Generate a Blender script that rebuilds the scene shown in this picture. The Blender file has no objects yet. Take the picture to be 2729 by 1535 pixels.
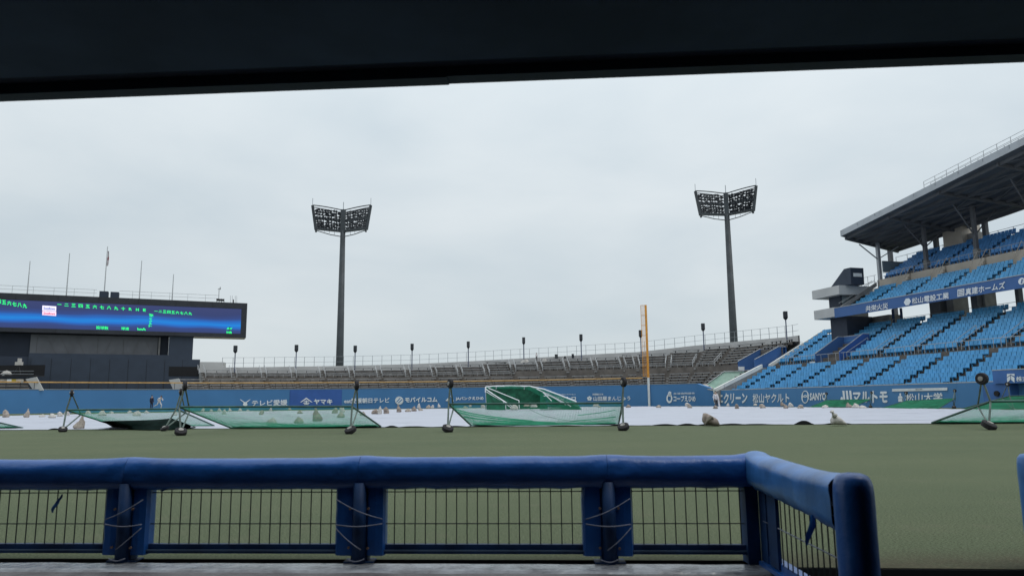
import bpy, bmesh, math, random
import numpy as np
from mathutils import Vector, Matrix, noise
random.seed(7)
R = math.radians
SC = bpy.context.scene
COL = SC.collection

# ------------------------------------------------------------------ camera
FPX, UC, VC, EYE = 1979.0, 1364.5, 767.5, 0.95
PITCH, ROLL = R(8.66), R(0.60)
_f = Vector((0, math.cos(PITCH), math.sin(PITCH)))
_u0 = Vector((0, -math.sin(PITCH), math.cos(PITCH)))
_x = Vector((1, 0, 0))
_r = _x*math.cos(ROLL) - _u0*math.sin(ROLL)
_u = _x*math.sin(ROLL) + _u0*math.cos(ROLL)
EYEP = Vector((0, 0, EYE))
cam = bpy.data.cameras.new('camera')
cam.sensor_width = 36; cam.lens = 36*FPX/2729.0
cam.clip_start = 0.05; cam.clip_end = 3000
camo = bpy.data.objects.new('camera', cam); COL.objects.link(camo)
M = Matrix((( _r.x, _u.x, -_f.x, 0), (_r.y, _u.y, -_f.y, 0), (_r.z, _u.z, -_f.z, 0), (0, 0, 0, 1)))
camo.matrix_world = Matrix.Translation(EYEP) @ M
SC.camera = camo
cam.dof.use_dof = True; cam.dof.focus_distance = 70; cam.dof.aperture_fstop = 4.5

# ------------------------------------------------------------------ world: overcast sky
SUN_EL, SUN_AZ = R(52), R(35)
W = bpy.data.worlds.new('World'); SC.world = W; W.use_nodes = True
nt = W.node_tree; N = nt.nodes; L = nt.links
for n in list(N): N.remove(n)
def nd(tree, t, **k):
    n = tree.nodes.new(t)
    for a, b in k.items(): setattr(n, a, b)
    return n
out = nd(nt, 'ShaderNodeOutputWorld')
sky = nd(nt, 'ShaderNodeTexSky', sky_type='NISHITA', sun_disc=False, sun_elevation=SUN_EL, sun_rotation=SUN_AZ)
b1 = nd(nt, 'ShaderNodeBackground'); b1.inputs[1].default_value = 0.09
L.new(sky.outputs[0], b1.inputs[0])
tc = nd(nt, 'ShaderNodeTexCoord')
mp = nd(nt, 'ShaderNodeMapping'); mp.inputs['Scale'].default_value = (1.6, 1.6, 4.5)
L.new(tc.outputs['Generated'], mp.inputs[0])
nz = nd(nt, 'ShaderNodeTexNoise'); nz.inputs['Scale'].default_value = 1.5; nz.inputs['Detail'].default_value = 7; nz.inputs['Roughness'].default_value = .48
nz.inputs['Distortion'].default_value = .25
L.new(mp.outputs[0], nz.inputs['Vector'])
cr = nd(nt, 'ShaderNodeValToRGB')
cr.color_ramp.elements[0].position = .28; cr.color_ramp.elements[0].color = (.53, .61, .66, 1)
cr.color_ramp.elements[1].position = .68; cr.color_ramp.elements[1].color = (.69, .745, .77, 1)
L.new(nz.outputs['Fac'], cr.inputs[0])
sx = nd(nt, 'ShaderNodeSeparateXYZ'); L.new(tc.outputs['Generated'], sx.inputs[0])
mz = nd(nt, 'ShaderNodeMath', operation='MAXIMUM'); mz.inputs[1].default_value = 0.0; L.new(sx.outputs['Z'], mz.inputs[0])
pw = nd(nt, 'ShaderNodeMath', operation='POWER'); pw.inputs[1].default_value = 1.9; L.new(mz.outputs[0], pw.inputs[0])
mr = nd(nt, 'ShaderNodeMath', operation='MULTIPLY_ADD'); mr.inputs[1].default_value = .95; mr.inputs[2].default_value = .845; L.new(pw.outputs[0], mr.inputs[0])
b2 = nd(nt, 'ShaderNodeBackground'); L.new(cr.outputs[0], b2.inputs[0]); L.new(mr.outputs[0], b2.inputs[1])
mx = nd(nt, 'ShaderNodeMixShader'); mx.inputs[0].default_value = .93
L.new(b1.outputs[0], mx.inputs[1]); L.new(b2.outputs[0], mx.inputs[2]); L.new(mx.outputs[0], out.inputs[0])
sl = bpy.data.lights.new('sun', 'SUN'); sl.energy = 0.9; sl.angle = R(30); sl.color = (1, .97, .93)
so = bpy.data.objects.new('sun', sl); COL.objects.link(so)
sd = Vector((math.sin(SUN_AZ)*math.cos(SUN_EL), -math.cos(SUN_AZ)*math.cos(SUN_EL)*.2, math.sin(SUN_EL))).normalized()
so.rotation_euler = sd.to_track_quat('Z', 'Y').to_euler()
SC.view_settings.view_transform = 'Standard'; SC.view_settings.look = 'None'
SC.view_settings.exposure = 0.25; SC.view_settings.gamma = 1; SC.view_settings.use_curve_mapping = False
SC.cycles.max_bounces = 6; SC.cycles.transparent_max_bounces = 16

# ------------------------------------------------------------------ pixel -> world helpers (used to measure the place)
def ray(u, v): return (_f + _r*((u-UC)/FPX) - _u*((v-VC)/FPX))
def PY(u, v, Y):
    d = ray(u, v); return EYEP + d*(Y/d.y)
def PZ(u, v, Z=0.0):
    d = ray(u, v); return EYEP + d*((Z-EYE)/d.z)
def PV(u, v, p0, dr):
    """hit the vertical plane through p0 with horizontal direction dr"""
    d = ray(u, v); nx, ny = -dr[1], dr[0]
    k = (nx*p0[0] + ny*p0[1])/(nx*d.x + ny*d.y)
    return EYEP + d*k

# ------------------------------------------------------------------ materials
MATS = {}
def mat(name, col, rough=.7, var=.12, scale=4, bump=0, bscale=30, metal=0, spec=.4, col2=None, det=5, lo=.35, hi=.65, emit=0, stretch=None):
    m = bpy.data.materials.new(name); m.use_nodes = True
    t = m.node_tree; b = t.nodes['Principled BSDF']
    b.inputs['Roughness'].default_value = rough; b.inputs['Metallic'].default_value = metal
    b.inputs['Specular IOR Level'].default_value = spec
    g = nd(t, 'ShaderNodeNewGeometry')
    src = g.outputs['Position']
    if stretch:
        mpn = nd(t, 'ShaderNodeMapping'); mpn.inputs['Scale'].default_value = stretch
        t.links.new(src, mpn.inputs[0]); src = mpn.outputs[0]
    n = nd(t, 'ShaderNodeTexNoise'); n.inputs['Scale'].default_value = scale; n.inputs['Detail'].default_value = det
    t.links.new(src, n.inputs['Vector'])
    r = nd(t, 'ShaderNodeValToRGB')
    c2 = col2 or tuple(max(0, c*(1-var*2)) for c in col)
    c1 = col if col2 else tuple(min(1, c*(1+var)) for c in col)
    r.color_ramp.elements[0].position = lo; r.color_ramp.elements[0].color = (*c2, 1)
    r.color_ramp.elements[1].position = hi; r.color_ramp.elements[1].color = (*c1, 1)
    t.links.new(n.outputs['Fac'], r.inputs[0]); t.links.new(r.outputs[0], b.inputs['Base Color'])
    if emit:
        t.links.new(r.outputs[0], b.inputs['Emission Color']); b.inputs['Emission Strength'].default_value = emit
    if bump:
        n2 = nd(t, 'ShaderNodeTexNoise'); n2.inputs['Scale'].default_value = bscale; n2.inputs['Detail'].default_value = 4
        t.links.new(src, n2.inputs['Vector'])
        bp = nd(t, 'ShaderNodeBump'); bp.inputs['Strength'].default_value = bump; bp.inputs['Distance'].default_value = .02
        t.links.new(n2.outputs['Fac'], bp.inputs['Height']); t.links.new(bp.outputs[0], b.inputs['Normal'])
    MATS[name] = m; return m
mat('white_tarp', (.42, .435, .50), .55, .04, 1.2, .5, 3.0, stretch=(.25, 1.6, 1))
mat('tarp_black', (.006, .006, .008), .7)
mat('wall_blue', (.060, .195, .42), .55, .03, .3)
mat('wall_blue_dark', (.037, .110, .37), .55, .05, .6)
mat('wall_side_blue', (.068, .205, .42), .55, .03, .3)
mat('dugout_blue', (.055, .150, .40), .5, .08, .8)
mat('fascia_blue', (.048, .125, .32), .5, .03, .5)
mat('white_paint', (.72, .74, .76), .5, .04, 3)
mat('letter_white', (.80, .83, .87), .5, .03, 3)
mat('letter_fascia', (.80, .82, .85), .5, .03, 3)
mat('orange_paint', (.75, .33, .05), .5, .1, 2)
mat('line_yellow', (.62, .36, .13), .6, .1, 2)
mat('navy', (.022, .032, .055), .6, .05, .5)
mat('navy_panel', (.032, .045, .070), .6, .05, .7)
mat('screen_frame', (.026, .029, .038), .6, .1, .8)
mat('grey_net_cloth', (.17, .175, .19), .8, .08, .5)
mat('concrete', (.26, .255, .25), .85, .12, .8, .15, 8)
mat('concrete_light', (.50, .495, .49), .85, .05, .4, .1, 8)
mat('concrete_wet', (.145, .128, .115), .6, .14, .9, .15, 6)
mat('concrete_beige', (.50, .45, .39), .8, .06, .6)
mat('concrete_white', (.72, .72, .69), .8, .05, .8)
mat('bench_wood', (.32, .32, .325), .6, .15, 2)
mat('bench_dark', (.03, .03, .034), .7, .1, 2)
mat('rail_grey', (.30, .32, .34), .5, .05, 3, metal=.3)
mat('rail_light', (.42, .43, .44), .5, .05, 3)
mat('seat_blue', (.085, .34, .62), .4, .10, 1.5)
mat('seat_blue_shade', (.085, .28, .62), .4, .10, 1.5)  # same seats under the roof, with roof shade put into the blue
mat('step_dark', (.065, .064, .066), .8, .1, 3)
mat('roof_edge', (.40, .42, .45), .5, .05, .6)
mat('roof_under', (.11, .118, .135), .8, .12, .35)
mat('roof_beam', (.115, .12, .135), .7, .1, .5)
mat('tower_steel', (.045, .053, .060), .55, .12, .5)
mat('lamp_dark', (.035, .038, .046), .4, .1, 1)
mat('speaker_black', (.016, .02, .028), .6, .1, 1)
mat('pole_blue', (.05, .07, .14), .5, .1, 1)
mat('frame_green', (.022, .085, .068), .45, .2, 3)
mat('frame_grey', (.12, .16, .14), .5, .2, 5)
mat('net_green', (.030, .30, .17), .7, .15, 2)
mat('net_green_deep', (.018, .21, .11), .7, .15, 2)
mat('cloth_green', (.018, .14, .075), .7, .2, 3)
mat('cloth_black_green', (.004, .012, .010), .9, .2, 3, spec=.05)
mat('rubber', (.014, .012, .015), .75, .15, 8)
mat('wheel_hub', (.33, .31, .29), .5, .15, 8, metal=.5)
mat('bag_white', (.52, .49, .46), .85, .12, 9, .5, 14)
mat('bag_tan', (.36, .31, .27), .85, .16, 7, .5, 14)
mat('bag_brown', (.28, .23, .20), .85, .18, 7, .5, 14)
mat('pad_blue', (.016, .100, .36), .34, .22, 4, .20, 22, spec=.5, col2=(.009, .066, .25), lo=.25, hi=.55)
mat('pad_blue_light', (.045, .185, .50), .33, .15, 5, .15, 14, spec=.55)
mat('steel_navy', (.010, .042, .13), .6, .2, 6, spec=.3)
mat('wire_dark', (.016, .026, .028), .5, .1, 6)
mat('rail_blue_grey', (.07, .12, .20), .5, .1, 6)
mat('rope_grey', (.22, .24, .31), .8, .1, 20)
mat('bolt_rust', (.25, .17, .13), .6, .2, 20)
mat('kerb_concrete', (.33, .35, .38), .16, .3, 6, .5, 18, col2=(.12, .12, .13), lo=.3, hi=.65, spec=.6)
mat('groove_dark', (.05, .065, .09), .9, .1, 2)
mat('kerb_worn', (.15, .14, .145), .4, .3, 5, .6, 20, col2=(.07, .062, .065), lo=.3, hi=.62)
mat('ceiling', (.085, .125, .21), .9, .15, 1.0)
mat('ceiling_trim', (.075, .10, .14), .8, .1, 2)
mat('dark_inside', (.03, .032, .036), .9, .1, 2)
mat('skin', (.50, .33, .25), .6, .03, 9)
mat('cloth_navy', (.02, .022, .05), .8, .1, 9)
mat('cloth_white', (.62, .60, .62), .8, .05, 9)
mat('cloth_greypants', (.05, .05, .06), .8, .05, 9)
mat('hair_black', (.01, .009, .008), .7, .05, 9)
mat('green_panel', (.20, .32, .26), .5, .08, 1.5)
mat('glass_grey', (.20, .25, .28), .2, .08, 1.5)
mat('led_green', (.02, .62, .16), .5, .02, 3, emit=1.0)
mat('led_darkgreen', (.0, .05, .03), .5, .02, 3, emit=.3)
mat('led_white', (.75, .70, .90), .5, .02, 3, emit=.75)
mat('led_pink', (.85, .60, .72), .5, .02, 3, emit=.75)
mat('led_blue_script', (.22, .25, .5), .5, .02, 3, emit=.5)
mat('led_red_script', (.55, .12, .22), .5, .02, 3, emit=.5)
mat('flag_white', (.55, .5, .52), .8, .1, 3)
mat('flag_red', (.34, .10, .12), .8, .1, 3)
mat('banner', (.62, .55, .48), .8, .3, .9)
mat('banner_yellow', (.45, .33, .05), .8, .1, 3)

def tarp_material():
    m = MATS['white_tarp']; t = m.node_tree; b = t.nodes['Principled BSDF']
    src = b.inputs['Base Color'].links[0].from_socket
    g = nd(t, 'ShaderNodeNewGeometry'); q = nd(t, 'ShaderNodeMapping'); q.inputs['Scale'].default_value = (.55, 3.2, 1); t.links.new(g.outputs['Position'], q.inputs[0])
    n = nd(t, 'ShaderNodeTexNoise'); n.inputs['Scale'].default_value = 1.0; n.inputs['Detail'].default_value = 4; t.links.new(q.outputs[0], n.inputs['Vector'])
    r = nd(t, 'ShaderNodeValToRGB'); r.color_ramp.elements[0].position = .60; r.color_ramp.elements[0].color = (1, 1, 1, 1); r.color_ramp.elements[1].position = .78; r.color_ramp.elements[1].color = (.52, .55, .56, 1)
    t.links.new(n.outputs['Fac'], r.inputs[0])
    x = nd(t, 'ShaderNodeMix', data_type='RGBA', blend_type='MULTIPLY'); x.inputs['Factor'].default_value = 1
    t.links.new(src, x.inputs['A']); t.links.new(r.outputs[0], x.inputs['B']); t.links.new(x.outputs['Result'], b.inputs['Base Color'])
tarp_material()

def turf_material():
    m = bpy.data.materials.new('turf'); m.use_nodes = True; t = m.node_tree; b = t.nodes['Principled BSDF']
    b.inputs['Roughness'].default_value = .9; b.inputs['Specular IOR Level'].default_value = .12
    g = nd(t, 'ShaderNodeNewGeometry')
    def noise_(scale, det, rough=.6, st=None):
        s = g.outputs['Position']
        if st:
            q = nd(t, 'ShaderNodeMapping'); q.inputs['Scale'].default_value = st; t.links.new(s, q.inputs[0]); s = q.outputs[0]
        n = nd(t, 'ShaderNodeTexNoise'); n.inputs['Scale'].default_value = scale; n.inputs['Detail'].default_value = det; n.inputs['Roughness'].default_value = rough
        t.links.new(s, n.inputs['Vector']); return n.outputs['Fac']
    def ramp(f, p0, c0, p1, c1):
        r = nd(t, 'ShaderNodeValToRGB'); r.color_ramp.elements[0].position = p0; r.color_ramp.elements[0].color = (*c0, 1)
        r.color_ramp.elements[1].position = p1; r.color_ramp.elements[1].color = (*c1, 1); t.links.new(f, r.inputs[0]); return r.outputs[0]
    def mix(f, a, c, mode='MIX'):
        x = nd(t, 'ShaderNodeMix', data_type='RGBA', blend_type=mode)
        if isinstance(f, float): x.inputs['Factor'].default_value = f
        else: t.links.new(f, x.inputs['Factor'])
        t.links.new(a, x.inputs['A']); t.links.new(c, x.inputs['B']); return x.outputs['Result']
    base = ramp(noise_(.35, 5, st=(.5, 1.4, 1)), .30, (.094, .114, .070), .72, (.114, .130, .080))
    fib = ramp(noise_(95, 3, .7, st=(.6, 1, 1)), .3, (.22, .24, .20), .74, (1.80, 1.80, 1.72))
    c = mix(1.0, base, fib, 'MULTIPLY')
    worn = ramp(noise_(2.2, 6, .65), .56, (0, 0, 0), .74, (1, 1, 1))
    sand = ramp(noise_(40, 3), .3, (.12, .108, .078), .7, (.185, .165, .118))
    h = nd(t, 'ShaderNodeMath', operation='MULTIPLY'); t.links.new(worn, h.inputs[0]); h.inputs[1].default_value = .30
    c = mix(h.outputs[0], c, sand)
    sp = ramp(noise_(55, 2, .5), .735, (0, 0, 0), .76, (1, 1, 1))
    wh = ramp(noise_(9, 1), .3, (.30, .30, .25), .7, (.42, .42, .36))
    c = mix(sp, c, wh)
    sp_ = nd(t, 'ShaderNodeSeparateXYZ'); t.links.new(g.outputs['Position'], sp_.inputs[0])
    d1 = nd(t, 'ShaderNodeMapRange'); d1.inputs['From Min'].default_value = 4.95; d1.inputs['From Max'].default_value = 4.45; d1.inputs['To Min'].default_value = 0; d1.inputs['To Max'].default_value = 1.25; t.links.new(sp_.outputs['Y'], d1.inputs['Value'])
    d2 = nd(t, 'ShaderNodeMath', operation='MULTIPLY'); t.links.new(d1.outputs[0], d2.inputs[0]); t.links.new(noise_(3.0, 5, .65), d2.inputs[1])
    brown = ramp(noise_(30, 4), .3, (.045, .036, .026), .7, (.11, .085, .058))
    c = mix(d2.outputs[0], c, brown)
    t.links.new(c, b.inputs['Base Color'])
    bp = nd(t, 'ShaderNodeBump'); bp.inputs['Strength'].default_value = .55; bp.inputs['Distance'].default_value = .012
    t.links.new(noise_(120, 3, .7), bp.inputs['Height']); t.links.new(bp.outputs[0], b.inputs['Normal'])
    MATS['turf'] = m
turf_material()

def screen_material():
    """the picture shown on the LED screen: dark slate with a bright blue band (object coordinates, z up)"""
    m = bpy.data.materials.new('led_screen'); m.use_nodes = True; t = m.node_tree
    for n in list(t.nodes): t.nodes.remove(n)
    o = nd(t, 'ShaderNodeOutputMaterial'); e = nd(t, 'ShaderNodeEmission'); t.links.new(e.outputs[0], o.inputs[0])
    c = nd(t, 'ShaderNodeUVMap'); s = nd(t, 'ShaderNodeSeparateXYZ'); t.links.new(c.outputs[0], s.inputs[0])
    mp_ = nd(t, 'ShaderNodeMapping'); mp_.inputs['Scale'].default_value = (2.4, 26, 1); t.links.new(c.outputs[0], mp_.inputs[0])
    n = nd(t, 'ShaderNodeTexNoise'); n.inputs['Scale'].default_value = 1; n.inputs['Detail'].default_value = 3; t.links.new(mp_.outputs[0], n.inputs['Vector'])
    n2 = nd(t, 'ShaderNodeMath', operation='MULTIPLY_ADD'); n2.inputs[1].default_value = .16; n2.inputs[2].default_value = -.08; t.links.new(n.outputs['Fac'], n2.inputs[0])
    mp2 = nd(t, 'ShaderNodeMapping'); mp2.inputs['Scale'].default_value = (3.0, .6, 1); t.links.new(c.outputs[0], mp2.inputs[0])
    n3 = nd(t, 'ShaderNodeTexNoise'); n3.inputs['Scale'].default_value = 1; n3.inputs['Detail'].default_value = 1; t.links.new(mp2.outputs[0], n3.inputs['Vector'])
    n4 = nd(t, 'ShaderNodeMath', operation='MULTIPLY_ADD'); n4.inputs[1].default_value = .36; n4.inputs[2].default_value = -.18; t.links.new(n3.outputs['Fac'], n4.inputs[0])
    a = nd(t, 'ShaderNodeMath', operation='ADD'); t.links.new(s.outputs['Y'], a.inputs[0]); t.links.new(n2.outputs[0], a.inputs[1])
    a2 = nd(t, 'ShaderNodeMath', operation='ADD'); t.links.new(a.outputs[0], a2.inputs[0]); t.links.new(n4.outputs[0], a2.inputs[1])
    r = nd(t, 'ShaderNodeValToRGB'); cr_ = r.color_ramp
    cr_.elements[0].position = 0; cr_.elements[0].color = (.035, .05, .135, 1)
    cr_.elements[1].position = 1; cr_.elements[1].color = (.040, .052, .135, 1)
    for p, col in ((.17, (.035, .06, .19)), (.27, (.022, .13, .46)), (.36, (.018, .19, .56)), (.47, (.022, .12, .42)), (.60, (.033, .06, .19)), (.75, (.035, .050, .135))):
        q = cr_.elements.new(p); q.color = (*col, 1)
    t.links.new(a2.outputs[0], r.inputs[0]); t.links.new(r.outputs[0], e.inputs[0]); e.inputs[1].default_value = 1.12
    MATS['led_screen'] = m
screen_material()

# ------------------------------------------------------------------ mesh helpers
ORG = {}
class MB:
    def __init__(s): s.v = []; s.f = []; s.mi = []; s.cur = 0
    def add(s, vs, fs):
        b = len(s.v); s.v += [tuple(x) for x in vs]
        for f in fs: s.f.append(tuple(b+i for i in f)); s.mi.append(s.cur)
    def quad(s, a, b, c, d): s.add((a, b, c, d), ((0, 1, 2, 3),))
    def frame_box(s, o, X, Y, Z):
        """box from corner o spanned by vectors X, Y, Z"""
        o = Vector(o); X = Vector(X); Y = Vector(Y); Z = Vector(Z)
        vs = [o, o+X, o+X+Y, o+Y, o+Z, o+X+Z, o+X+Y+Z, o+Y+Z]
        s.add(vs, ((0, 3, 2, 1), (4, 5, 6, 7), (0, 1, 5, 4), (1, 2, 6, 5), (2, 3, 7, 6), (3, 0, 4, 7)))
    def box(s, x0, x1, y0, y1, z0, z1): s.frame_box((x0, y0, z0), (x1-x0, 0, 0), (0, y1-y0, 0), (0, 0, z1-z0))
    def bar(s, p0, p1, w, h=None, up=(0, 0, 1)):
        p0 = Vector(p0); p1 = Vector(p1); h = h or w; d = (p1-p0)
        if d.length < 1e-6: return
        dn = d.normalized(); up = Vector(up)
        if abs(dn.dot(up)) > .95: up = Vector((0, 1, 0)) if abs(dn.y) < .9 else Vector((1, 0, 0))
        a = dn.cross(up).normalized(); b = a.cross(dn)
        s.frame_box(p0 - a*w/2 - b*h/2, a*w, d, b*h)
    def tube(s, pts, r, seg=8, cap=True):
        pts = [Vector(p) for p in pts]; n = len(pts); rings = []
        rr = r if isinstance(r, (list, tuple)) else [r]*n
        ref = None
        for i, p in enumerate(pts):
            d = (pts[min(i+1, n-1)] - pts[max(i-1, 0)]).normalized()
            if ref is None:
                ref = Vector((0, 0, 1)) if abs(d.z) < .9 else Vector((1, 0, 0))
            a = d.cross(ref).normalized(); b = a.cross(d).normalized(); ref = b
            rings.append([p + (a*math.cos(2*math.pi*k/seg) + b*math.sin(2*math.pi*k/seg))*rr[i] for k in range(seg)])
        vs = [x for q in rings for x in q]; fs = []
        for i in range(n-1):
            for k in range(seg):
                k2 = (k+1) % seg; fs.append((i*seg+k, i*seg+k2, (i+1)*seg+k2, (i+1)*seg+k))
        if cap: fs.append(tuple(range(seg))[::-1]); fs.append(tuple((n-1)*seg+k for k in range(seg)))
        s.add(vs, fs)
    def grid(s, rows, close=False):
        n = len(rows[0]); vs = [p for r_ in rows for p in r_]; fs = []
        for i in range(len(rows)-1):
            for k in range(n-1 if not close else n):
                k2 = (k+1) % n; fs.append((i*n+k, i*n+k2, (i+1)*n+k2, (i+1)*n+k))
        s.add(vs, fs)
    def poly_prism(s, pts, off):
        """closed polygon pts (3D, planar) thickened by vector off"""
        n = len(pts); a = [Vector(p) for p in pts]; o = Vector(off)
        s.add(a + [p+o for p in a], [tuple(range(n)), tuple(range(2*n-1, n-1, -1))] + [(i, n+i, n+(i+1) % n, (i+1) % n) for i in range(n)])
    def build(s, name, m, parent=None, origin=None, smooth=False, uv=None, recalc=True):
        org = Vector((0, 0, 0))
        if parent is not None: org = ORG[parent.name]
        elif origin is not None: org = Vector(origin)
        me = bpy.data.meshes.new(name)
        me.from_pydata([tuple(Vector(p)-org) for p in s.v], [], s.f)
        ms = m if isinstance(m, (list, tuple)) else [m]
        for q in ms: me.materials.append(MATS[q])
        if len(ms) > 1: me.polygons.foreach_set('material_index', s.mi)
        if smooth: me.polygons.foreach_set('use_smooth', [True]*len(me.polygons))
        if recalc:
            bm = bmesh.new(); bm.from_mesh(me); bmesh.ops.recalc_face_normals(bm, faces=bm.faces); bm.to_mesh(me); bm.free()
        me.update()
        o = bpy.data.objects.new(name, me); COL.objects.link(o)
        if parent is not None: o.parent = parent
        else: o.location = org
        ORG[o.name] = org
        return o
def tag(o, label=None, cat=None, group=None, kind=None):
    for k, v in (('label', label), ('category', cat), ('group', group), ('kind', kind)):
        if v: o[k] = v
    return o
def thing(name, loc, label, cat, group=None):
    o = bpy.data.objects.new(name, None); o.empty_display_size = .2; COL.objects.link(o); o.location = loc
    ORG[o.name] = Vector(loc); return tag(o, label, cat, group)
def structure(o): o['kind'] = 'structure'; return o
def inst(src_mesh, name, parent, loc, rz=0, scale=None, matrix=None):
    """one more object of a part, sharing mesh data; loc in world"""
    o = bpy.data.objects.new(name, src_mesh); COL.objects.link(o); o.parent = parent
    org = ORG[parent.name] if parent is not None else Vector((0, 0, 0))
    if matrix is not None:
        o.matrix_local = Matrix.Translation(-org) @ matrix
    else:
        o.location = Vector(loc) - org; o.rotation_euler = (0, 0, rz)
        if scale: o.scale = scale
    ORG[o.name] = Vector(loc) if loc is not None else org
    return o
def free_mesh(mb, name, m, smooth=False):
    o = mb.build(name, m, smooth=smooth); me = o.data; bpy.data.objects.remove(o); return me

# text -> mesh in a unit frame; placed on a parallelogram a (lower left), X (width), Z (height)
def text_mesh(body):
    c = bpy.data.curves.new('lettering', 'FONT'); c.body = body; c.resolution_u = 2
    o = bpy.data.objects.new('lettering', c); COL.objects.link(o)
    dg = bpy.context.evaluated_depsgraph_get(); dg.update()
    me = bpy.data.meshes.new_from_object(o.evaluated_get(dg)); bpy.data.objects.remove(o); bpy.data.curves.remove(c)
    # heavier strokes: the same outlines laid again a little to the side
    kanji = any(0x4e00 <= ord(ch_) <= 0x9fff and ch_ not in '一二三十八六七九山大工火' for ch_ in body); e = .026 if kanji else .046
    vs = [tuple(v.co) for v in me.vertices]; fs = [tuple(p.vertices) for p in me.polygons]; V_, F_ = [], []
    for k, (dx, dy) in enumerate(((-e, 0), (e, 0), (0, e), (0, -e), (0, 0))):
        b = len(V_); V_ += [(x+dx, y+dy, .003*k) for x, y, z in vs]; F_ += [tuple(b+q for q in f) for f in fs]
    out_me = bpy.data.meshes.new('lettering'); out_me.from_pydata(V_, [], F_); bpy.data.meshes.remove(me)
    return out_me
def letters(body, ll, lr, ul, m, parent, name='lettering', bold=0):
    """fit the word to the quad given by its lower left, lower right and upper left corners"""
    me = text_mesh(body)
    n = len(me.vertices); co = np.empty(n*3, np.float32); me.vertices.foreach_get('co', co); co = co.reshape(n, 3)
    lo = co.min(0); hi = co.max(0); w = max(hi[0]-lo[0], 1e-4); h = max(hi[1]-lo[1], 1e-4)
    ll = np.array(ll); X = np.array(lr)-ll; Z = np.array(ul)-ll
    a = (co[:, 0]-lo[0])/w; b = (co[:, 1]-lo[1])/h
    org = np.array(ORG[parent.name])
    nn = np.cross(X, Z); nn = nn/max(np.linalg.norm(nn), 1e-6)
    res = ll + a[:, None]*X + b[:, None]*Z - org + nn*(co[:, 2:3]*2)
    me.vertices.foreach_set('co', res.astype(np.float32).ravel()); me.materials.clear(); me.materials.append(MATS[m])
    me.update()
    o = bpy.data.objects.new(name, me); COL.objects.link(o); o.parent = parent; ORG[o.name] = ORG[parent.name]
    return o
def logo(polys, ll, lr, ul, m, parent, name='emblem', th=.02):
    """flat shapes given in a unit square, on the same kind of quad"""
    ll = Vector(ll); X = Vector(lr)-ll; Z = Vector(ul)-ll; nrm = X.cross(Z).normalized()
    mb = MB()
    for p in polys:
        mb.poly_prism([ll + X*x + Z*y for x, y in p], nrm*th)
    return mb.build(name, m, parent)
def circ(cx, cy, r, n=20, ry=None): return [(cx + r*math.cos(2*math.pi*k/n), cy + (ry or r)*math.sin(2*math.pi*k/n)) for k in range(n)]
def ringp(cx, cy, r, w, n=20, a0=0, a1=360):
    out_ = []
    k = max(2, int(n*(a1-a0)/360))
    for i in range(k):
        t0 = R(a0 + (a1-a0)*i/k); t1 = R(a0 + (a1-a0)*(i+1)/k)
        out_.append([(cx+r*math.cos(t0), cy+r*math.sin(t0)), (cx+r*math.cos(t1), cy+r*math.sin(t1)), (cx+(r-w)*math.cos(t1), cy+(r-w)*math.sin(t1)), (cx+(r-w)*math.cos(t0), cy+(r-w)*math.sin(t0))])
    return out_

# ================================================================== LAYOUT OF THE BALLPARK
HOME = (19.2, 11.8)
def arc(th, off=0.0):
    r = 99.1 + 22.9*math.sin(2*th) if th > 0 else 99.1
    r += off
    return Vector((HOME[0] - r*math.sin(th), HOME[1] + r*math.cos(th), 0))
T_ = Vector((.276, -.961, 0)).normalized(); N_ = Vector((.961, .276, 0)).normalized()
F0 = Vector((27.5, 100, 0))
def G(t, w, z=0.0): return F0 + T_*t + N_*w + Vector((0, 0, z))
def GT(u, v, w):
    p = PV(u, v, G(0, w), T_); return (p - G(0, w)).dot(T_), p.z
FENCE_D = Vector((1, -.0624, 0)).normalized(); FENCE_N = Vector((.0624, 1, 0)).normalized()
FP0 = Vector((0, 4.65, 0))
def PF(u, v, off=0): return PV(u, v, FP0 + FENCE_N*off, FENCE_D)
def yf(x, off=0): return 4.65 + off - .0624*x

# ------------------------------------------------------------------ ground
g = MB()
xs = [-400, -60, -20, -6, 0, 1.47]
fy = lambda x: yf(x, .055)
g.add([(x, fy(max(x, -30)), 0) for x in xs] + [(1.56, 4.43, 0), (3, 4.30, 0), (60, 4.2, 0), (400, 4.2, 0), (400, 1500, 0), (-400, 1500, 0)], [tuple(range(12))])
structure(g.build('ground', 'turf'))

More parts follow.
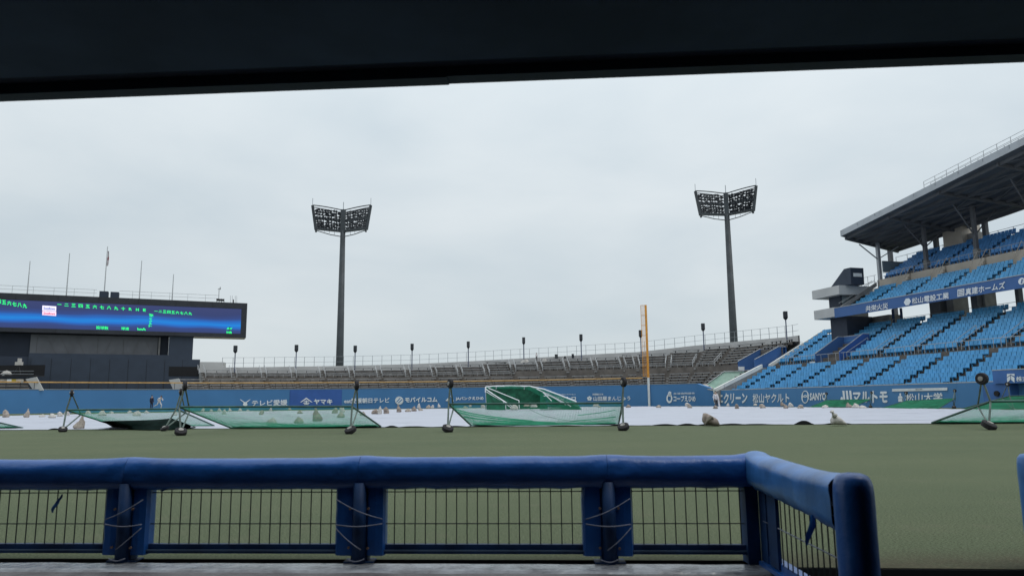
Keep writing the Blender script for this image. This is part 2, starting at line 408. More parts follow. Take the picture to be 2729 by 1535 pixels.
# ------------------------------------------------------------------ tarpaulin over the infield
def noise2(x, y, z=0.0): return noise.noise(Vector((x, y, z)))
def tarp():
    th = thing('infield_tarpaulin', (0, 45, 0), 'huge white rain tarpaulin spread over the infield and held down by sandbags', 'tarpaulin')
    NL, NR = (-62, 34.8), (27.6, 25.5)
    FAR = [(-64, 44), (-41, 60), (-38.5, 82), (-17, 94), (5, 101), (18, 98), (24, 87), (27.3, 64), (27.6, 46)]
    cl = [0.0]
    for p_, q_ in zip(FAR[:-1], FAR[1:]): cl.append(cl[-1] + math.hypot(q_[0]-p_[0], q_[1]-p_[1]))
    def far_pt(a):
        d = a*cl[-1]
        for k in range(len(FAR)-1):
            if d <= cl[k+1] + 1e-9:
                f = (d-cl[k])/(cl[k+1]-cl[k]); return FAR[k][0]+(FAR[k+1][0]-FAR[k][0])*f, FAR[k][1]+(FAR[k+1][1]-FAR[k][1])*f
        return FAR[-1]
    nx, ny = 1000, 46
    rows = []
    def zz(x, y, a, b):
        base = .17*math.sin(min(1, b*1.5)*math.pi/2)*(1 if b < .8 else max(0, 1-(b-.8)*3.5))
        wr = .035*noise2(x*.16, y*.9, 1) + .030*noise2(x*.5, y*1.6, 4)
        fold = .05*max(0, noise2(x*.07+y*.02, y*.55, 9)-.25)
        return .035 + base + wr*min(1, b*4+.25) + fold
    for j in range(ny+1):
        b = (j/ny)**1.5; row = []
        for i in range(nx+1):
            a = i/nx
            xn = NL[0]+(NR[0]-NL[0])*a; yn = NL[1]+(NR[1]-NL[1])*a
            xf, yf_ = far_pt(a)
            if j == 0 or j < 6:
                yn += .22*noise2(xn*.35, 2)*(1 if abs(xn) < 25 else .2)
            x = xn+(xf-xn)*b; y = yn+(yf_-yn)*b
            z = zz(x, y, a, b)
            row.append([x, y, z])
        rows.append(row)
    # places where the near hem lifts and shows its black underside
    lifts = [(1045, 14, .06), (790, 14, .03), (1300, 60, .03), (1210, 30, .035), (1500, 40, .03), (1640, 20, .05), (1760, 26, .045), (1818, 20, .055), (1875, 26, .05), (1935, 34, .045), (2000, 40, .03), (2125, 20, .13), (160, 16, .05), (2215, 30, .05), (960, 12, .03), (1100, 30, .03)]
    und = [[], []]
    lp = []
    for u_, w_, h_ in lifts:
        ye = 28.0
        for _ in range(6): ye = NL[1] + (NR[1]-NL[1])*(((u_-UC)/FPX*ye - NL[0])/(NR[0]-NL[0]))
        lp.append(((u_-UC)/FPX*ye, w_/FPX*ye, h_))
    for i in range(nx+1):
        p = rows[0][i]; h = 0
        for cx, w_, h_ in lp:
            t = abs(p[0]-cx)/max(w_*1.2, .2)
            if t < 1: h = max(h, h_*(1-t*t)**1.2)
        p[2] = .02 + h + .012*abs(noise2(p[0]*1.3, 7))
        if h > 0:
            for j in range(1, 8): rows[j][i][2] += h*.8*max(0, 1-j/8)
        und[0].append((p[0], p[1]+.02, .0)); und[1].append((p[0], p[1]+.012, p[2]-.006))
    m = MB(); m.grid(rows); m.build('sheet', 'white_tarp', th, smooth=True)
    m = MB(); m.grid(und); m.build('underside', 'tarp_black', th)
    # welded seams between the strips, proud of the sheet
    sm = MB()
    for q in range(7, ny-6, 7):
        a = [Vector(rows[q][i])+Vector((0, 0, .006)) for i in range(0, nx+1, 2)]
        b = [p+Vector((0, .10, .001)) for p in a]; sm.grid([a, b])
    sm.build('seam', 'white_tarp', th)
tarp()

# ------------------------------------------------------------------ outfield wall
WALLH = 3.15
def outfield_wall():
    th = thing('outfield_wall', arc(R(30)), 'long blue padded outfield wall with white sponsor names and yellow line above it', 'wall')
    pts = [arc(R(a)) for a in np.arange(62, -.01, -1.0)]
    pts += [Vector((22.6, 108.9, 0)), Vector((26.0, 106.0, 0))]
    # pads: one panel between each pair of breaks (given as image columns where the colour changes)
    def idx_u(p): return UC + FPX*p.x/p.y
    dark0, dark1 = 773, 911
    panels = []; cur = [pts[0]]
    res = []
    for a, b in zip(pts[:-1], pts[1:]):
        for k in range(4): res.append(a.lerp(b, k/4))
    res.append(pts[-1])
    seg = 12; i = 0
    while i < len(res)-1:
        j = min(i+seg, len(res)-1)
        panels.append(res[i:j+1]); i = j
    for ch in panels:
        m = MB(); z1 = WALLH
        rows = [[p + Vector((0, 0, 0)) for p in ch], [p + Vector((0, 0, z1-.10)) for p in ch]]
        nrm = [(Vector((p.x-HOME[0], p.y-HOME[1], 0))).normalized() for p in ch]
        rows.append([p + n*.05 + Vector((0, 0, z1)) for p, n in zip(ch, nrm)])
        rows.append([p + n*.45 + Vector((0, 0, z1)) for p, n in zip(ch, nrm)])
        rows.append([p + n*.45 for p, n in zip(ch, nrm)])
        m.grid(rows)
        m.build('wall_pad', 'wall_blue', th)
    # the one darker panel, proud of the pads
    d = [p for p in res if dark0-4 < idx_u(p) < dark1+4]
    a0 = ray2poly(dark0, pts); a1 = ray2poly(dark1, pts)
    chain = [a0] + [p for p in res if dark0 < idx_u(p) < dark1] + [a1]
    tow = lambda p: (Vector((HOME[0]-p.x, HOME[1]-p.y, 0))).normalized()
    m = MB(); m.grid([[p + tow(p)*.03 + Vector((0, 0, .02)) for p in chain], [p + tow(p)*.03 + Vector((0, 0, WALLH-.10)) for p in chain]])
    tag(m.build('sponsor_panel', 'wall_blue_dark', th), 'darker royal blue panel of the wall')
    # cap and yellow line on posts
    cap = MB(); cap.grid([[p + tow(p)*.03 + Vector((0, 0, WALLH+.005)) for p in res], [p + tow(p)*.03 + Vector((0, 0, WALLH+.09)) for p in res], [p - tow(p)*.3 + Vector((0, 0, WALLH+.09)) for p in res]])
    cap.build('wall_cap', 'rail_grey', th)
    z0 = 4.08
    m = MB()
    lp = [p - tow(p)*.1 for p in res if p.x < 19.3]
    m.grid([[p + Vector((0, 0, z0)) for p in lp], [p + Vector((0, 0, z0+.17)) for p in lp], [p - tow(p)*.06 + Vector((0, 0, z0+.17)) for p in lp], [p - tow(p)*.06 + Vector((0, 0, z0)) for p in lp]], )
    m.build('home_run_line', 'line_yellow', th)
    m = MB()
    for p in lp[::3]: m.bar(p - tow(p)*.06 + Vector((0, 0, WALLH)), p - tow(p)*.06 + Vector((0, 0, z0)), .05)
    o = m.build('line_post', 'bench_dark', th); o['kind'] = 'stuff'
    return th, pts
def ray2poly(u, pts, v=1060):
    d = ray(u, v); d2 = Vector((d.x, d.y, 0)).normalized()
    for a, b in zip(pts[:-1], pts[1:]):
        e = b-a; det = d2.x*(-e.y) + e.x*d2.y
        if abs(det) < 1e-9: continue
        k = (a.x*(-e.y) + e.x*a.y)/det; s = (d2.x*a.y - d2.y*a.x)/det
        if -1e-6 <= s <= 1+1e-6 and k > 0: return Vector((d2.x*k, d2.y*k, 0))
    return None
OW, OWP = outfield_wall()
def wall_quad(u0, u1, v0t, v0b, v1t=None, v1b=None, pts=None, off=.07):
    """quad on the wall between image columns; v at left (top, bottom) and right"""
    v1t = v0t if v1t is None else v1t; v1b = v0b if v1b is None else v1b
    pts = pts or OWP
    a = ray2poly(u0, pts); b = ray2poly(u1, pts); d = (b-a).normalized(); mid = ray2poly((u0+u1)/2, pts)
    nrm = Vector((d.y, -d.x, 0)); sag = max(0, (mid-(a+b)/2).dot(-nrm)*0)
    off_ = off + abs((mid-(a+b)/2).dot(nrm))*.0
    a0 = a + nrm*off_
    A = PV(u0, v0b, a0, d); A2 = PV(u0, v0t, a0, d); B = PV(u1, v1b, a0, d)
    return A, B, A2
q = wall_quad
letters('テレビ愛媛', *q(671, 766, 1066, 1082, 1064, 1080), 'letter_white', OW)
logo([[(0, 1), (.08, 1), (.42, .62), (.36, .5)], [(1, 1), (.92, 1), (.58, .62), (.64, .5)], [(.38, .6), (.62, .6), (.72, .15), (.6, 0), (.4, 0), (.28, .15)]], *q(639, 668, 1064, 1081), 'letter_white', OW)
letters('ヤマキ', *q(836, 886, 1063, 1077), 'letter_white', OW)
logo([[(0, .35), (.5, 1), (1, .35), (.88, .35), (.5, .80), (.12, .35)], [(.3, .5), (.7, .5), (.7, .4), (.3, .4)], [(.25, .28), (.75, .28), (.75, .17), (.25, .17)], [(.45, .62), (.55, .62), (.55, 0), (.45, 0)], [(.32, .1), (.68, .1), (.68, .0), (.32, .0)]], *q(800, 833, 1059, 1078), 'letter_white', OW)
letters('eat愛媛朝日テレビ', *q(917, 1038, 1061, 1075, 1060, 1073), 'letter_white', OW)
letters('モバイルコム', *q(1079, 1166, 1058, 1072, 1057, 1071), 'letter_white', OW)
logo(ringp(.5, .5, .5, .10) + [circ(.5, .5, .44, 16)], *q(1053, 1075, 1056, 1078), 'letter_white', OW)
logo([[(.15, .35), (.6, .85), (.66, .78), (.22, .28)], [(.35, .25), (.85, .7), (.9, .62), (.42, .18)]], *q(1053, 1075, 1056, 1078, off=.10), 'wall_blue', OW, 'emblem_line')
letters('JAバンクえひめ', *q(1214, 1289, 1057, 1068, 1056, 1067), 'letter_white', OW)
logo([[(0, .1), (.25, 0), (.65, 1), (.55, .95)], [(.62, .85), (.72, .9), (1, 0), (.85, 0)], [(.0, .1), (.3, .25), (.45, .12), (.2, 0)]], *q(1187, 1210, 1054, 1069), 'letter_white', OW)
letters('クマシロ', *q(1478, 1535, 1056, 1067), 'letter_white', OW)
letters('ローカルスーパーマーケット', *q(1490, 1534, 1049, 1053), 'letter_white', OW)
letters('山田屋まんじゅう', *q(1581, 1680, 1056, 1068, 1052, 1067), 'letter_white', OW)
letters('創業慶応三年', *q(1579, 1608, 1048, 1053), 'letter_white', OW)
logo([circ(.5+.28*math.cos(R(90+72*k)), .5+.28*math.sin(R(90+72*k)), .2, 10) for k in range(5)], *q(1564, 1578, 1055, 1068), 'letter_white', OW)
letters('コープえひめ', *q(1795, 1854, 1054, 1070, 1054, 1070), 'letter_white', OW)
letters('生活協同組合', *q(1795, 1852, 1046, 1051, 1046, 1050), 'letter_white', OW)
logo(ringp(.5, .34, .5, .22) + ringp(.55, .82, .28, .2, 14) + [circ(.75, .98, .08, 8)], *q(1776, 1792, 1045, 1070), 'letter_white', OW)

# ------------------------------------------------------------------ first-base side wall and dugout
GW = 2.08
def side_wall():
    th = thing('infield_side_wall', G(20, 0), 'lower blue padded wall in front of the blue grandstand seats with white sponsor names', 'wall')
    # the pad sweeping down from the full-height wall at the corner
    m = MB()
    c = [Vector((26.0, 106.0, 0)), Vector((26.6, 104.2, 0)), Vector((27.1, 102.3, 0)), F0.copy()]
    zt = [WALLH, 2.75, 2.35, GW]
    back = Vector((.5, .15, 0))
    m.grid([c, [p+Vector((0, 0, z)) for p, z in zip(c, zt)], [p+back+Vector((0, 0, z)) for p, z in zip(c, zt)], [p+back for p in c]])
    m.build('wall_pad', 'wall_blue', th)
    t = 0.0
    while t < 44.5:
        t1 = min(t+5.35, 44.8)
        m = MB(); m.frame_box(G(t, 0), T_*(t1-t-.012), N_*.35, (0, 0, GW)); m.build('wall_pad', 'wall_side_blue', th); t = t1
    m = MB(); m.frame_box(G(0, -.01, GW+.003), T_*44.8, N_*.30, (0, 0, .08)); m.build('wall_cap', 'rail_light', th)
    def gq(u0, u1, vt0, vb0, vt1, vb1, w=-.03):
        p0 = G(0, w); return PV(u0, vb0, p0, T_), PV(u1, vb1, p0, T_), PV(u0, vt0, p0, T_)
    letters('サニクリーン', *gq(1899, 1992, 1048, 1076, 1047, 1075), 'letter_white', th)
    letters('松山ヤクルト', *gq(2006, 2104, 1049, 1074, 1045, 1073), 'letter_white', th)
    letters('SANYO', *gq(2158, 2202, 1047, 1067, 1047, 1066), 'letter_white', th)
    logo(ringp(.5, .5, .5, .07) + ringp(.3, .5, .62, .06, 20, -50, 50) + ringp(.7, .5, .62, .06, 20, 130, 230) + ringp(.5, .95, .5, .06, 20, 215, 325) + ringp(.5, .2, .45, .06, 20, 30, 150), *gq(2136, 2156, 1041, 1075, 1040, 1074), 'letter_white', th)
    letters('マルトモ', *gq(2273, 2366, 1042, 1074, 1040, 1074), 'letter_white', th)
    logo([[(.30*k+.0, 0), (.30*k+.17, 0), (.30*k+.17-.12, 1), (.30*k-.12, 1)] for k in range(1, 4)] + [circ(.12, .28, .11, 12, .2)], *gq(2240, 2270, 1041, 1072, 1041, 1072), 'letter_white', th)
    letters('松山大学', *gq(2413, 2512, 1048, 1071, 1046, 1070), 'letter_white', th)
    logo([[(.1, 0), (.9, 0), (.9, .35), (.1, .35)], [(.0, .40), (1, .40), (.85, .68), (.15, .68)], circ(.5, .85, .18, 10)], *gq(2393, 2406, 1048, 1070, 1048, 1070), 'letter_white', th)
    a, b, c_ = gq(2378, 2525, 1036, 1043, 1032, 1040, -.05)
    m = MB(); m.poly_prism([a, b, b+(c_-a), c_], -N_*.03); tag(m.build('banner_strip', 'white_paint', th), 'long blank white strip fixed above the university name')
    letters('Since 1923', *gq(2440, 2458, 1035.5, 1038.5, 1035, 1038, -.09), 'rail_grey', th)
side_wall()

def home_dugout():
    th = thing('opposite_dugout', G(47, 0), 'blue roofed dugout across the field with dark opening, at the right edge', 'dugout')
    t0 = 40.8
    zt, _z = 2.75, 0
    m = MB()
    # roof fascia
    m.frame_box(G(t0+1.2, -1.1, 1.92), T_*22, N_*4.2, (0, 0, 1.02)); m.build('roof', 'dugout_blue', th)
    m = MB(); m.frame_box(G(t0+1.2, -1.12, 2.945), T_*22, N_*.3, (0, 0, .07)); m.build('roof_rail', 'rail_light', th)
    m = MB(); m.frame_box(G(t0, -.9, 0), T_*2.4, N_*1.5, (0, 0, 1.91)); m.build('side_wall', 'dugout_blue', th)
    m = MB(); m.frame_box(G(t0+2.5, 2.2, 0), T_*21, N_*.2, (0, 0, 1.9)); m.build('back_wall', 'dark_inside', th)
    p = G(t0+1.3, -.93, 1.15)
    m = MB(); m.tube([p, p-N_*.12], .22, 14); m.build('speaker', 'rubber', th)
    def dq(u0, u1, vt0, vb0, vt1, vb1, w=-1.13):
        p0 = G(0, w); return PV(u0, vb0, p0, T_), PV(u1, vb1, p0, T_), PV(u0, vt0, p0, T_)
    logo([[(0, 1), (1, 1), (1, .72), (.5, .92), (0, .6)], [(0, .5), (.45, .8), (.45, .32), (.05, 0)], [(.55, .8), (1, .55), (1, .0), (.55, .32)]], *dq(2684, 2704, 996, 1019, 995, 1019), 'letter_white', th)
    letters('株式会社', *dq(2708, 2775, 1003, 1017, 999, 1014), 'letter_white', th)
home_dugout()

# ------------------------------------------------------------------ outfield bleachers
# measured top line of the parapet: (u, v)
PARTOP = [(530, 965), (600, 979), (700, 978), (900, 975), (1100, 970), (1225, 964), (1350, 957), (1500, 949), (1600, 943), (1700, 938), (1850, 921), (2000, 907), (2110, 897), (2190, 884)]
def vtop(u):
    for (a, va), (b, vb) in zip(PARTOP[1:-1], PARTOP[2:]):
        if u <= b: return va + (vb-va)*(u-a)/(b-a)
    return PARTOP[-1][1]
def bleachers():
    th = thing('outfield_bleachers', arc(R(25), 6), 'curved grey concrete outfield bleachers with plank benches behind the blue wall', 'stand')
    pa = [arc(R(a), 5) for a in np.arange(64, -.01, -1.0)] + [Vector((23, 114.5, 0)), Vector((30, 112, 0))]
    us = [455, 541, 625, 705, 785, 862, 940, 1014, 1090, 1161, 1230, 1302, 1372, 1444, 1517, 1592, 1668]
    edges = []   # (front point, outward dir)
    for u in us:
        p = ray2poly(u, pa); v = Vector((p.x-HOME[0], p.y-HOME[1], 0)); th_ = math.atan2(-v.x, v.y)
        edges.append((arc(th_), v.normalized()))
    for f, d in (((19.2, 110.9), (.05, 1)), ((22.2, 109), (.28, .96)), ((24.5, 107.3), (.5, .87)), ((26, 105.8), (.68, .73)), ((27.2, 102.9), (.85, .50)), ((27.6, 101.3), (.93, .36)), ((27.75, 100.05), (.961, .276))):
        edges.append((Vector((*f, 0)), Vector((*d, 0)).normalized()))
    nS = len(edges)-1
    RISE, PITCH_ = .42, .80
    conc = MB(); ris = MB(); benches = []; steps = MB()
    tops = []
    def pt(i, o, z, s=0.0):
        f0, d0 = edges[i]; f1, d1 = edges[i+1]
        return (f0+d0*o).lerp(f1+d1*o, s) + Vector((0, 0, z))
    prof_all = []
    def zrow(k, J): return 2.75 + RISE*k + (J if k >= 5 else 0)
    def orow(k): return 1.0 + PITCH_*k + (1.0 if k >= 5 else 0)
    for i in range(nS):
        a = i/(nS-1)
        J = .30 if i < 12 else .95
        ztop = 6.05 + (8.3-6.05)*min(1, i/16) if i <= 16 else 8.3 + (10.6-8.3)*((i-16)/(nS-1-16))
        K = 5
        for K_ in range(5, 24):
            q_ = pt(i, orow(K_)+.9, 0, .5); uu = UC + FPX*q_.x/q_.y*.985
            if zrow(K_-1, J)+.42 <= PV(uu, vtop(uu)+5, q_, Vector((1, 0, 0))).z: K = K_
        if i == 0: K = 5
        prof = [(0.5, 2.75)]
        if i >= 21: K = max(K, 12)
        for k in range(K):
            if i >= 21 and 5 <= k < 10: continue
            o0 = orow(k); z = zrow(k, J)
            if k == 5: prof.append((orow(5)-1.0, prof[-1][1])); 
            prof.append((prof[-1][0] if k != 5 else orow(5), z)) if False else None
            prof.append((o0, prof[-1][1])); prof.append((o0, z))
        oE = orow(K); zE = prof[-1][1]
        prof.append((oE+.9, zE))
        # merge into steps
        rows = [[pt(i, o, z, s) for s in (0, 1)] for o, z in prof]
        conc.grid(rows)
        tops.append((oE+.9, zE))
        L_ = (pt(i, 4, 0, 1)-pt(i, 4, 0, 0)).length
        for k in range(K):
            if i >= 21 and 5 <= k < 10: continue
            o0 = orow(k)+.32; z = zrow(k, J)+.40
            a0 = pt(i, o0, z, .10 if L_ > 3 else .2); a1 = pt(i, o0, z, .90 if L_ > 3 else .8)
            benches.append((a0, a1, k))
            # front face of the tread in shade between planks
        # aisle steps on the left edge of each section
        for k in range(K):
            for sub in (0, 1):
                o0 = orow(k)-.28*sub*0; z = zrow(k, J)
            a0 = pt(i, orow(k)-.30, z-RISE, -.02) ; 
            p0 = pt(i, orow(k)-.32, z-RISE+.002, -.045); p1 = pt(i, orow(k)-.32, z-RISE+.002, .05)
            p2 = pt(i, orow(k)-.002, z-RISE+.002, .05); p3 = pt(i, orow(k)-.002, z-RISE+.002, -.045)
            if k > 0 and not (i >= 20 and 5 <= k < 11): steps.poly_prism([p0, p1, p2, p3], (0, 0, .2))
    o = conc.build('terrace', 'concrete_wet', th)
    steps.build('aisle_steps', 'concrete', th)['kind'] = 'stuff'
    # fascia of the first row (front wall of stand behind the padded wall)
    # benches: 300 largest as single parts
    bm_ = MB(); bm_.box(-.5, .5, -.15, .15, -.11, 0); bm_.cur = 1
    for x in (-.42, 0, .42): bm_.box(x-.012, x+.012, -.10, .10, -.40, -.112)
    me = free_mesh(bm_, 'bench', ['bench_wood', 'bench_dark'])
    benches.sort(key=lambda b: ((b[0]+b[1])/2-EYEP).length)
    rest = MB()
    for n_, (a0, a1, k) in enumerate(benches):
        c = (a0+a1)/2; d = a1-a0; rz = math.atan2(d.y, d.x)
        if n_ < 298:
            inst(me, 'bench', th, c, rz, (d.length, 1, 1))
        else:
            rest.bar(a0-Vector((0, 0, .055)), a1-Vector((0, 0, .055)), .3, .11)
    if rest.v: o = rest.build('bench', 'bench_wood', th); o['kind'] = 'stuff'
    # parapet + fence line at the back
    line = []
    for i in range(nS):
        o_, z_ = tops[i]
        line.append((pt(i, o_, 0, 0), z_)); 
    line.append((pt(nS-1, tops[-1][0], 0, 1), tops[-1][1]))
    # smooth heights for the parapet top
    ptop = [(p, PV(UC + FPX*p.x/p.y, 0, p, Vector((1, 0, 0)))) for p, z in line]
    return th, edges, pt, tops, nS, zrow, orow, line
BL, EDG, BPT, BTOP, NS, ZROW, OROW, BLINE = bleachers()

PTS_BACK = [p for p, z in BLINE]
def u_of(p):
    # image column of a ground-plan point near the skyline
    d = p + Vector((0, 0, 8)) - EYEP
    k = d.dot(_f); return UC + FPX*d.dot(_r)/k
def back_pt(u, extra=0.0, v=940):
    d = ray(u, v); p = ray2poly(u, PTS_BACK, v)
    return p
def parapet():
    th = thing('bleacher_parapet', PTS_BACK[len(PTS_BACK)//2], 'pale concrete parapet with thin railing along the top of the outfield bleachers', 'parapet')
    # dense samples
    us = list(range(594, 2176, 24)); P = []
    for u in us:
        p = back_pt(u)
        if p is None: continue
        z = PV(u, vtop(u), p, Vector((1, 0, 0))).z
        P.append((u, p, z))
    n = len(P)
    out_ = []
    for k in range(n):
        a = P[max(0, k-1)][1]; b = P[min(n-1, k+1)][1]; d = (b-a).normalized(); out_.append(Vector((-d.y, d.x, 0)))
    m = MB()
    m.grid([[p + Vector((0, 0, z-1.25)) for u, p, z in P], [p + Vector((0, 0, z)) for u, p, z in P], [p+o*.25 + Vector((0, 0, z)) for (u, p, z), o in zip(P, out_)], [p+o*.25 + Vector((0, 0, 0)) for (u, p, z), o in zip(P, out_)]])
    m.build('parapet_wall', 'concrete_light', th)
    # left end block of pale concrete, next to the scoreboard
    rl = MB(); 
    for dz in (1.60, .72): rl.tube([p + o*.12 + Vector((0, 0, z+dz)) for (u, p, z), o in zip(P, out_)], .022, 5)
    rl.build('top_rail', 'rail_grey', th)
    pm = MB(); pm.box(-.03, .03, -.03, .03, 0, 1.62); me = free_mesh(pm, 'railing_post', 'rail_grey')
    # posts every 1.6 m
    acc = 0; prev = P[0][1]
    k = 0
    dist = 0.0
    for (u0, a, z0), (u1, b, z1), o in zip(P[:-1], P[1:], out_):
        L_ = (b-a).length; s = 1.62 - dist if dist else 0.0
        while s < L_:
            c = a.lerp(b, s/L_) + o*.12; inst(me, 'railing_post', th, c + Vector((0, 0, z0+(z1-z0)*s/L_)))
            s += 1.62
        dist = L_ - (s-1.62)
    return P, out_
PAR, PARO = parapet()
def end_block():
    o0 = BPT(0, 0, 0, 0)
    p = back_pt(540); q_ = back_pt(596)
    m = MB(); z0 = PY(565, 1000, p.y).z; 
    zt = PV(565, 964, p, Vector((1, 0, 0))).z
    p = back_pt(534); a = p + Vector((0, 0, 3)); 
    m.frame_box(a, (q_-p)*1.0, Vector((-.3, 2.0, 0)), (0, 0, zt-3))
    tag(m.build('stair_block', 'concrete_light', origin=a), 'plain pale concrete stair block between the scoreboard and the bleachers', 'building block')
end_block()

def bleacher_rails():
    """aisle handrails and the horizontal rail over the walkway"""
    hm = MB(); hm.bar((0, 0, .85), (0, 2.4, .85+1.26), .05); hm.bar((0, 0, .5), (0, 2.4, .5+1.26), .04)
    for y in (0, 1.2, 2.4): hm.bar((0, y, y*.525), (0, y, .87+y*.525), .045)
    me = free_mesh(hm, 'handrail', 'rail_light')
    for i in range(1, NS):
        J = .30 if i < 12 else .95
        f, d = EDG[i]
        for sgn in (-1, 1):
            if (i > 18 and sgn > 0) or i > 20: continue
            side = Vector((d.y, -d.x, 0))*(.42*sgn)
            base = f + d*(OROW(5)+.1) + side + Vector((0, 0, ZROW(5, J)))
            inst(me, 'handrail', BL, base, math.atan2(d.y, d.x)-math.pi/2)
    for i in range(1, NS-3):
        J = .30 if i < 12 else .95
        a = BPT(i, OROW(5)+.02, ZROW(5, J), .08); b = BPT(i, OROW(5)+.02, ZROW(5, J), .92)
        m = MB(); m.bar(a+Vector((0, 0, .5)), b+Vector((0, 0, .5)), .05)
        for s in (0, .33, .66, 1): c = a.lerp(b, s); m.bar(c, c+Vector((0, 0, .5)), .04)
        m.build('walkway_rail', 'rail_light', BL)
bleacher_rails()

# ---- bits at the right end of the bleachers
def V3(x, y, z): return Vector((x, y, z))
def corner_bits():
    # diagonal white parapet walls stepping down between bleachers and blue seats
    th = thing('dividing_parapet', G(0, 8), 'sloping white parapet wall dividing the grey bleachers from the blue seats', 'parapet wall')
    def sl(u0, v0, w0, u1, v1, w1, t=-.15):
        # along the line t=const from w0 to w1; heights from the picture
        p = lambda u, v: PV(u, v, G(t, 0), N_)
        a = p(u0, v0); b = p(u1, v1); return a, b
    for (a, b) in (sl(1905, 1036, 0, 2032, 971, 0, .35), sl(2052, 971, 0, 2198, 877, 0, .35)):
        m = MB(); m.poly_prism([a, b, b-Vector((0, 0, .5)), a-Vector((0, 0, .45))], -T_*.42); m.build('parapet_wall', 'concrete_white', th)
        m = MB(); m.poly_prism([a-Vector((0, 0, .45))-T_*.02, b-Vector((0, 0, .5))-T_*.02, Vector((b.x, b.y, .5))-T_*.02, Vector((a.x, a.y, .5))-T_*.02], -T_*.40); m.build('wall_face', 'concrete', th)
    m = MB(); m.frame_box(G(.3, 6.4, .5), -T_*.35, N_*2.6, (0, 0, 4.6)); m.build('wall_face', 'concrete', th)
    # green mesh screen on the corner
    th = thing('green_windscreen', G(-1, 1), 'translucent pale green screen on a rail in the stand corner above the wall', 'screen')
    p = lambda u, v, t: PV(u, v, G(t, 0), N_)
    P = [p(1884, 1024, -2.2), p(1932, 991, -2.2), p(1995, 990, -1.2), p(1905, 1036, -1.0)]
    m = MB(); m.poly_prism(P, (0, .06, 0)); m.build('screen_panel', 'green_panel', th)
    m = MB(); m.tube([P[0]+Vector((-.1, -.1, 0)), P[1]+Vector((-.1, -.1, .1)), P[2]+Vector((0, -.1, .1))], .05, 6); m.build('top_rail', 'rail_light', th)
    # beige ledge on top of the wall corner
    m = MB()
    a = [PV(1862, 1026, (26, 106.2), (1, 0)), PV(1890, 1022, (27, 105.5), (1, 0)), PV(1908, 1030, (28.2, 102.5), (1, 0)), PV(1903, 1041, (28, 101), (1, 0)), PV(1880, 1036, (27.2, 104), (1, 0))]
    m.poly_prism(a, (.1, .4, -.02)); tag(m.build('corner_ledge', 'concrete_beige', origin=a[0]), 'small beige concrete ledge on the wall corner under the green screen', 'ledge')
    # blue entrance box sunk in the terrace
    def blue_box(name, label, quad_front, quad_back, quad_right, sign, edge_):
        t = thing(name, quad_front[0], label, 'stairwell')
        m = MB(); m.poly_prism(quad_front, (.05, .2, 0)); m.build('side_wall', 'fascia_blue', t)
        m = MB(); m.poly_prism(quad_back, (.05, .2, 0)); m.build('back_wall', 'fascia_blue', t)
        m = MB(); m.poly_prism(quad_right, (.05, .2, 0)); m.build('front_wall', 'wall_blue_dark', t)
        for e in edge_:
            m = MB(); m.tube(e, .05, 6); m.build('handrail', 'rail_light', t)
        m = MB(); m.poly_prism(sign, (0, .05, 0)); m.build('notice', 'white_paint', t)
    Y0 = 110.5
    pp = lambda u, v, Y: PY(u, v, Y)
    pq = lambda u, v, Y: PY(u, v, Y-2.0)
    t = thing('stairwell_enclosure', BPT(21, 6, 4.8, .1), 'dark blue walled stairwell sunk in the grey bleachers beside the white parapet', 'stairwell')
    P = lambda i_, o, z, s_: BPT(i_, o, z, s_)
    zF = 4.45
    m = MB(); m.poly_prism([P(21, 5.3, zF, .06), P(21, 10.6, zF, .06), P(21, 10.6, 8.0, .06), P(21, 9.9, 8.0, .06), P(21, 5.3, 6.15, .06)], (.10, .14, 0)); m.build('side_wall', 'fascia_blue', t)
    m = MB(); m.poly_prism([P(21, 10.5, zF, .06), P(22, 10.5, zF, .95), P(22, 10.5, 8.0, .95), P(21, 10.5, 8.0, .06)], (.12, .05, 0)); m.build('back_wall', 'fascia_blue', t)
    m = MB(); m.poly_prism([P(22, 5.6, zF, .80), P(22, 10.4, zF, .80), P(22, 10.4, 8.0, .80), P(22, 9.6, 8.0, .80), P(22, 5.6, 6.2, .80)], (-.03, .12, 0)); m.build('front_wall', 'fascia_blue', t)
    for e in ([P(21, 5.3, 6.2, .06), P(21, 9.9, 8.05, .06), P(21, 10.5, 8.05, .06), P(22, 10.5, 8.05, .95)], [P(22, 5.6, 6.25, .80), P(22, 9.6, 8.05, .80), P(22, 10.5, 8.05, .80)]):
        m = MB(); m.tube(e, .055, 6); m.build('handrail', 'rail_light', t)
    m = MB(); a_ = P(21, 10.44, 6.4, .75); b2 = P(22, 10.44, 6.4, .30); m.poly_prism([a_, b2, b2+V3(0, 0, .8), a_+V3(0, 0, .8)], (-.03, -.02, 0)); m.build('notice', 'white_paint', t)
    n = [pq(1968, 986, 107), pq(1968, 976.5, 107), pq(1984, 977, 107), pq(1984, 987, 107)]
    m = MB(); m.poly_prism(n, (0, .06, 0)); tag(m.build('notice_board', 'white_paint', origin=n[0]), 'small white notice board at the foot of the blue stairwell in the bleachers', 'sign')
corner_bits()

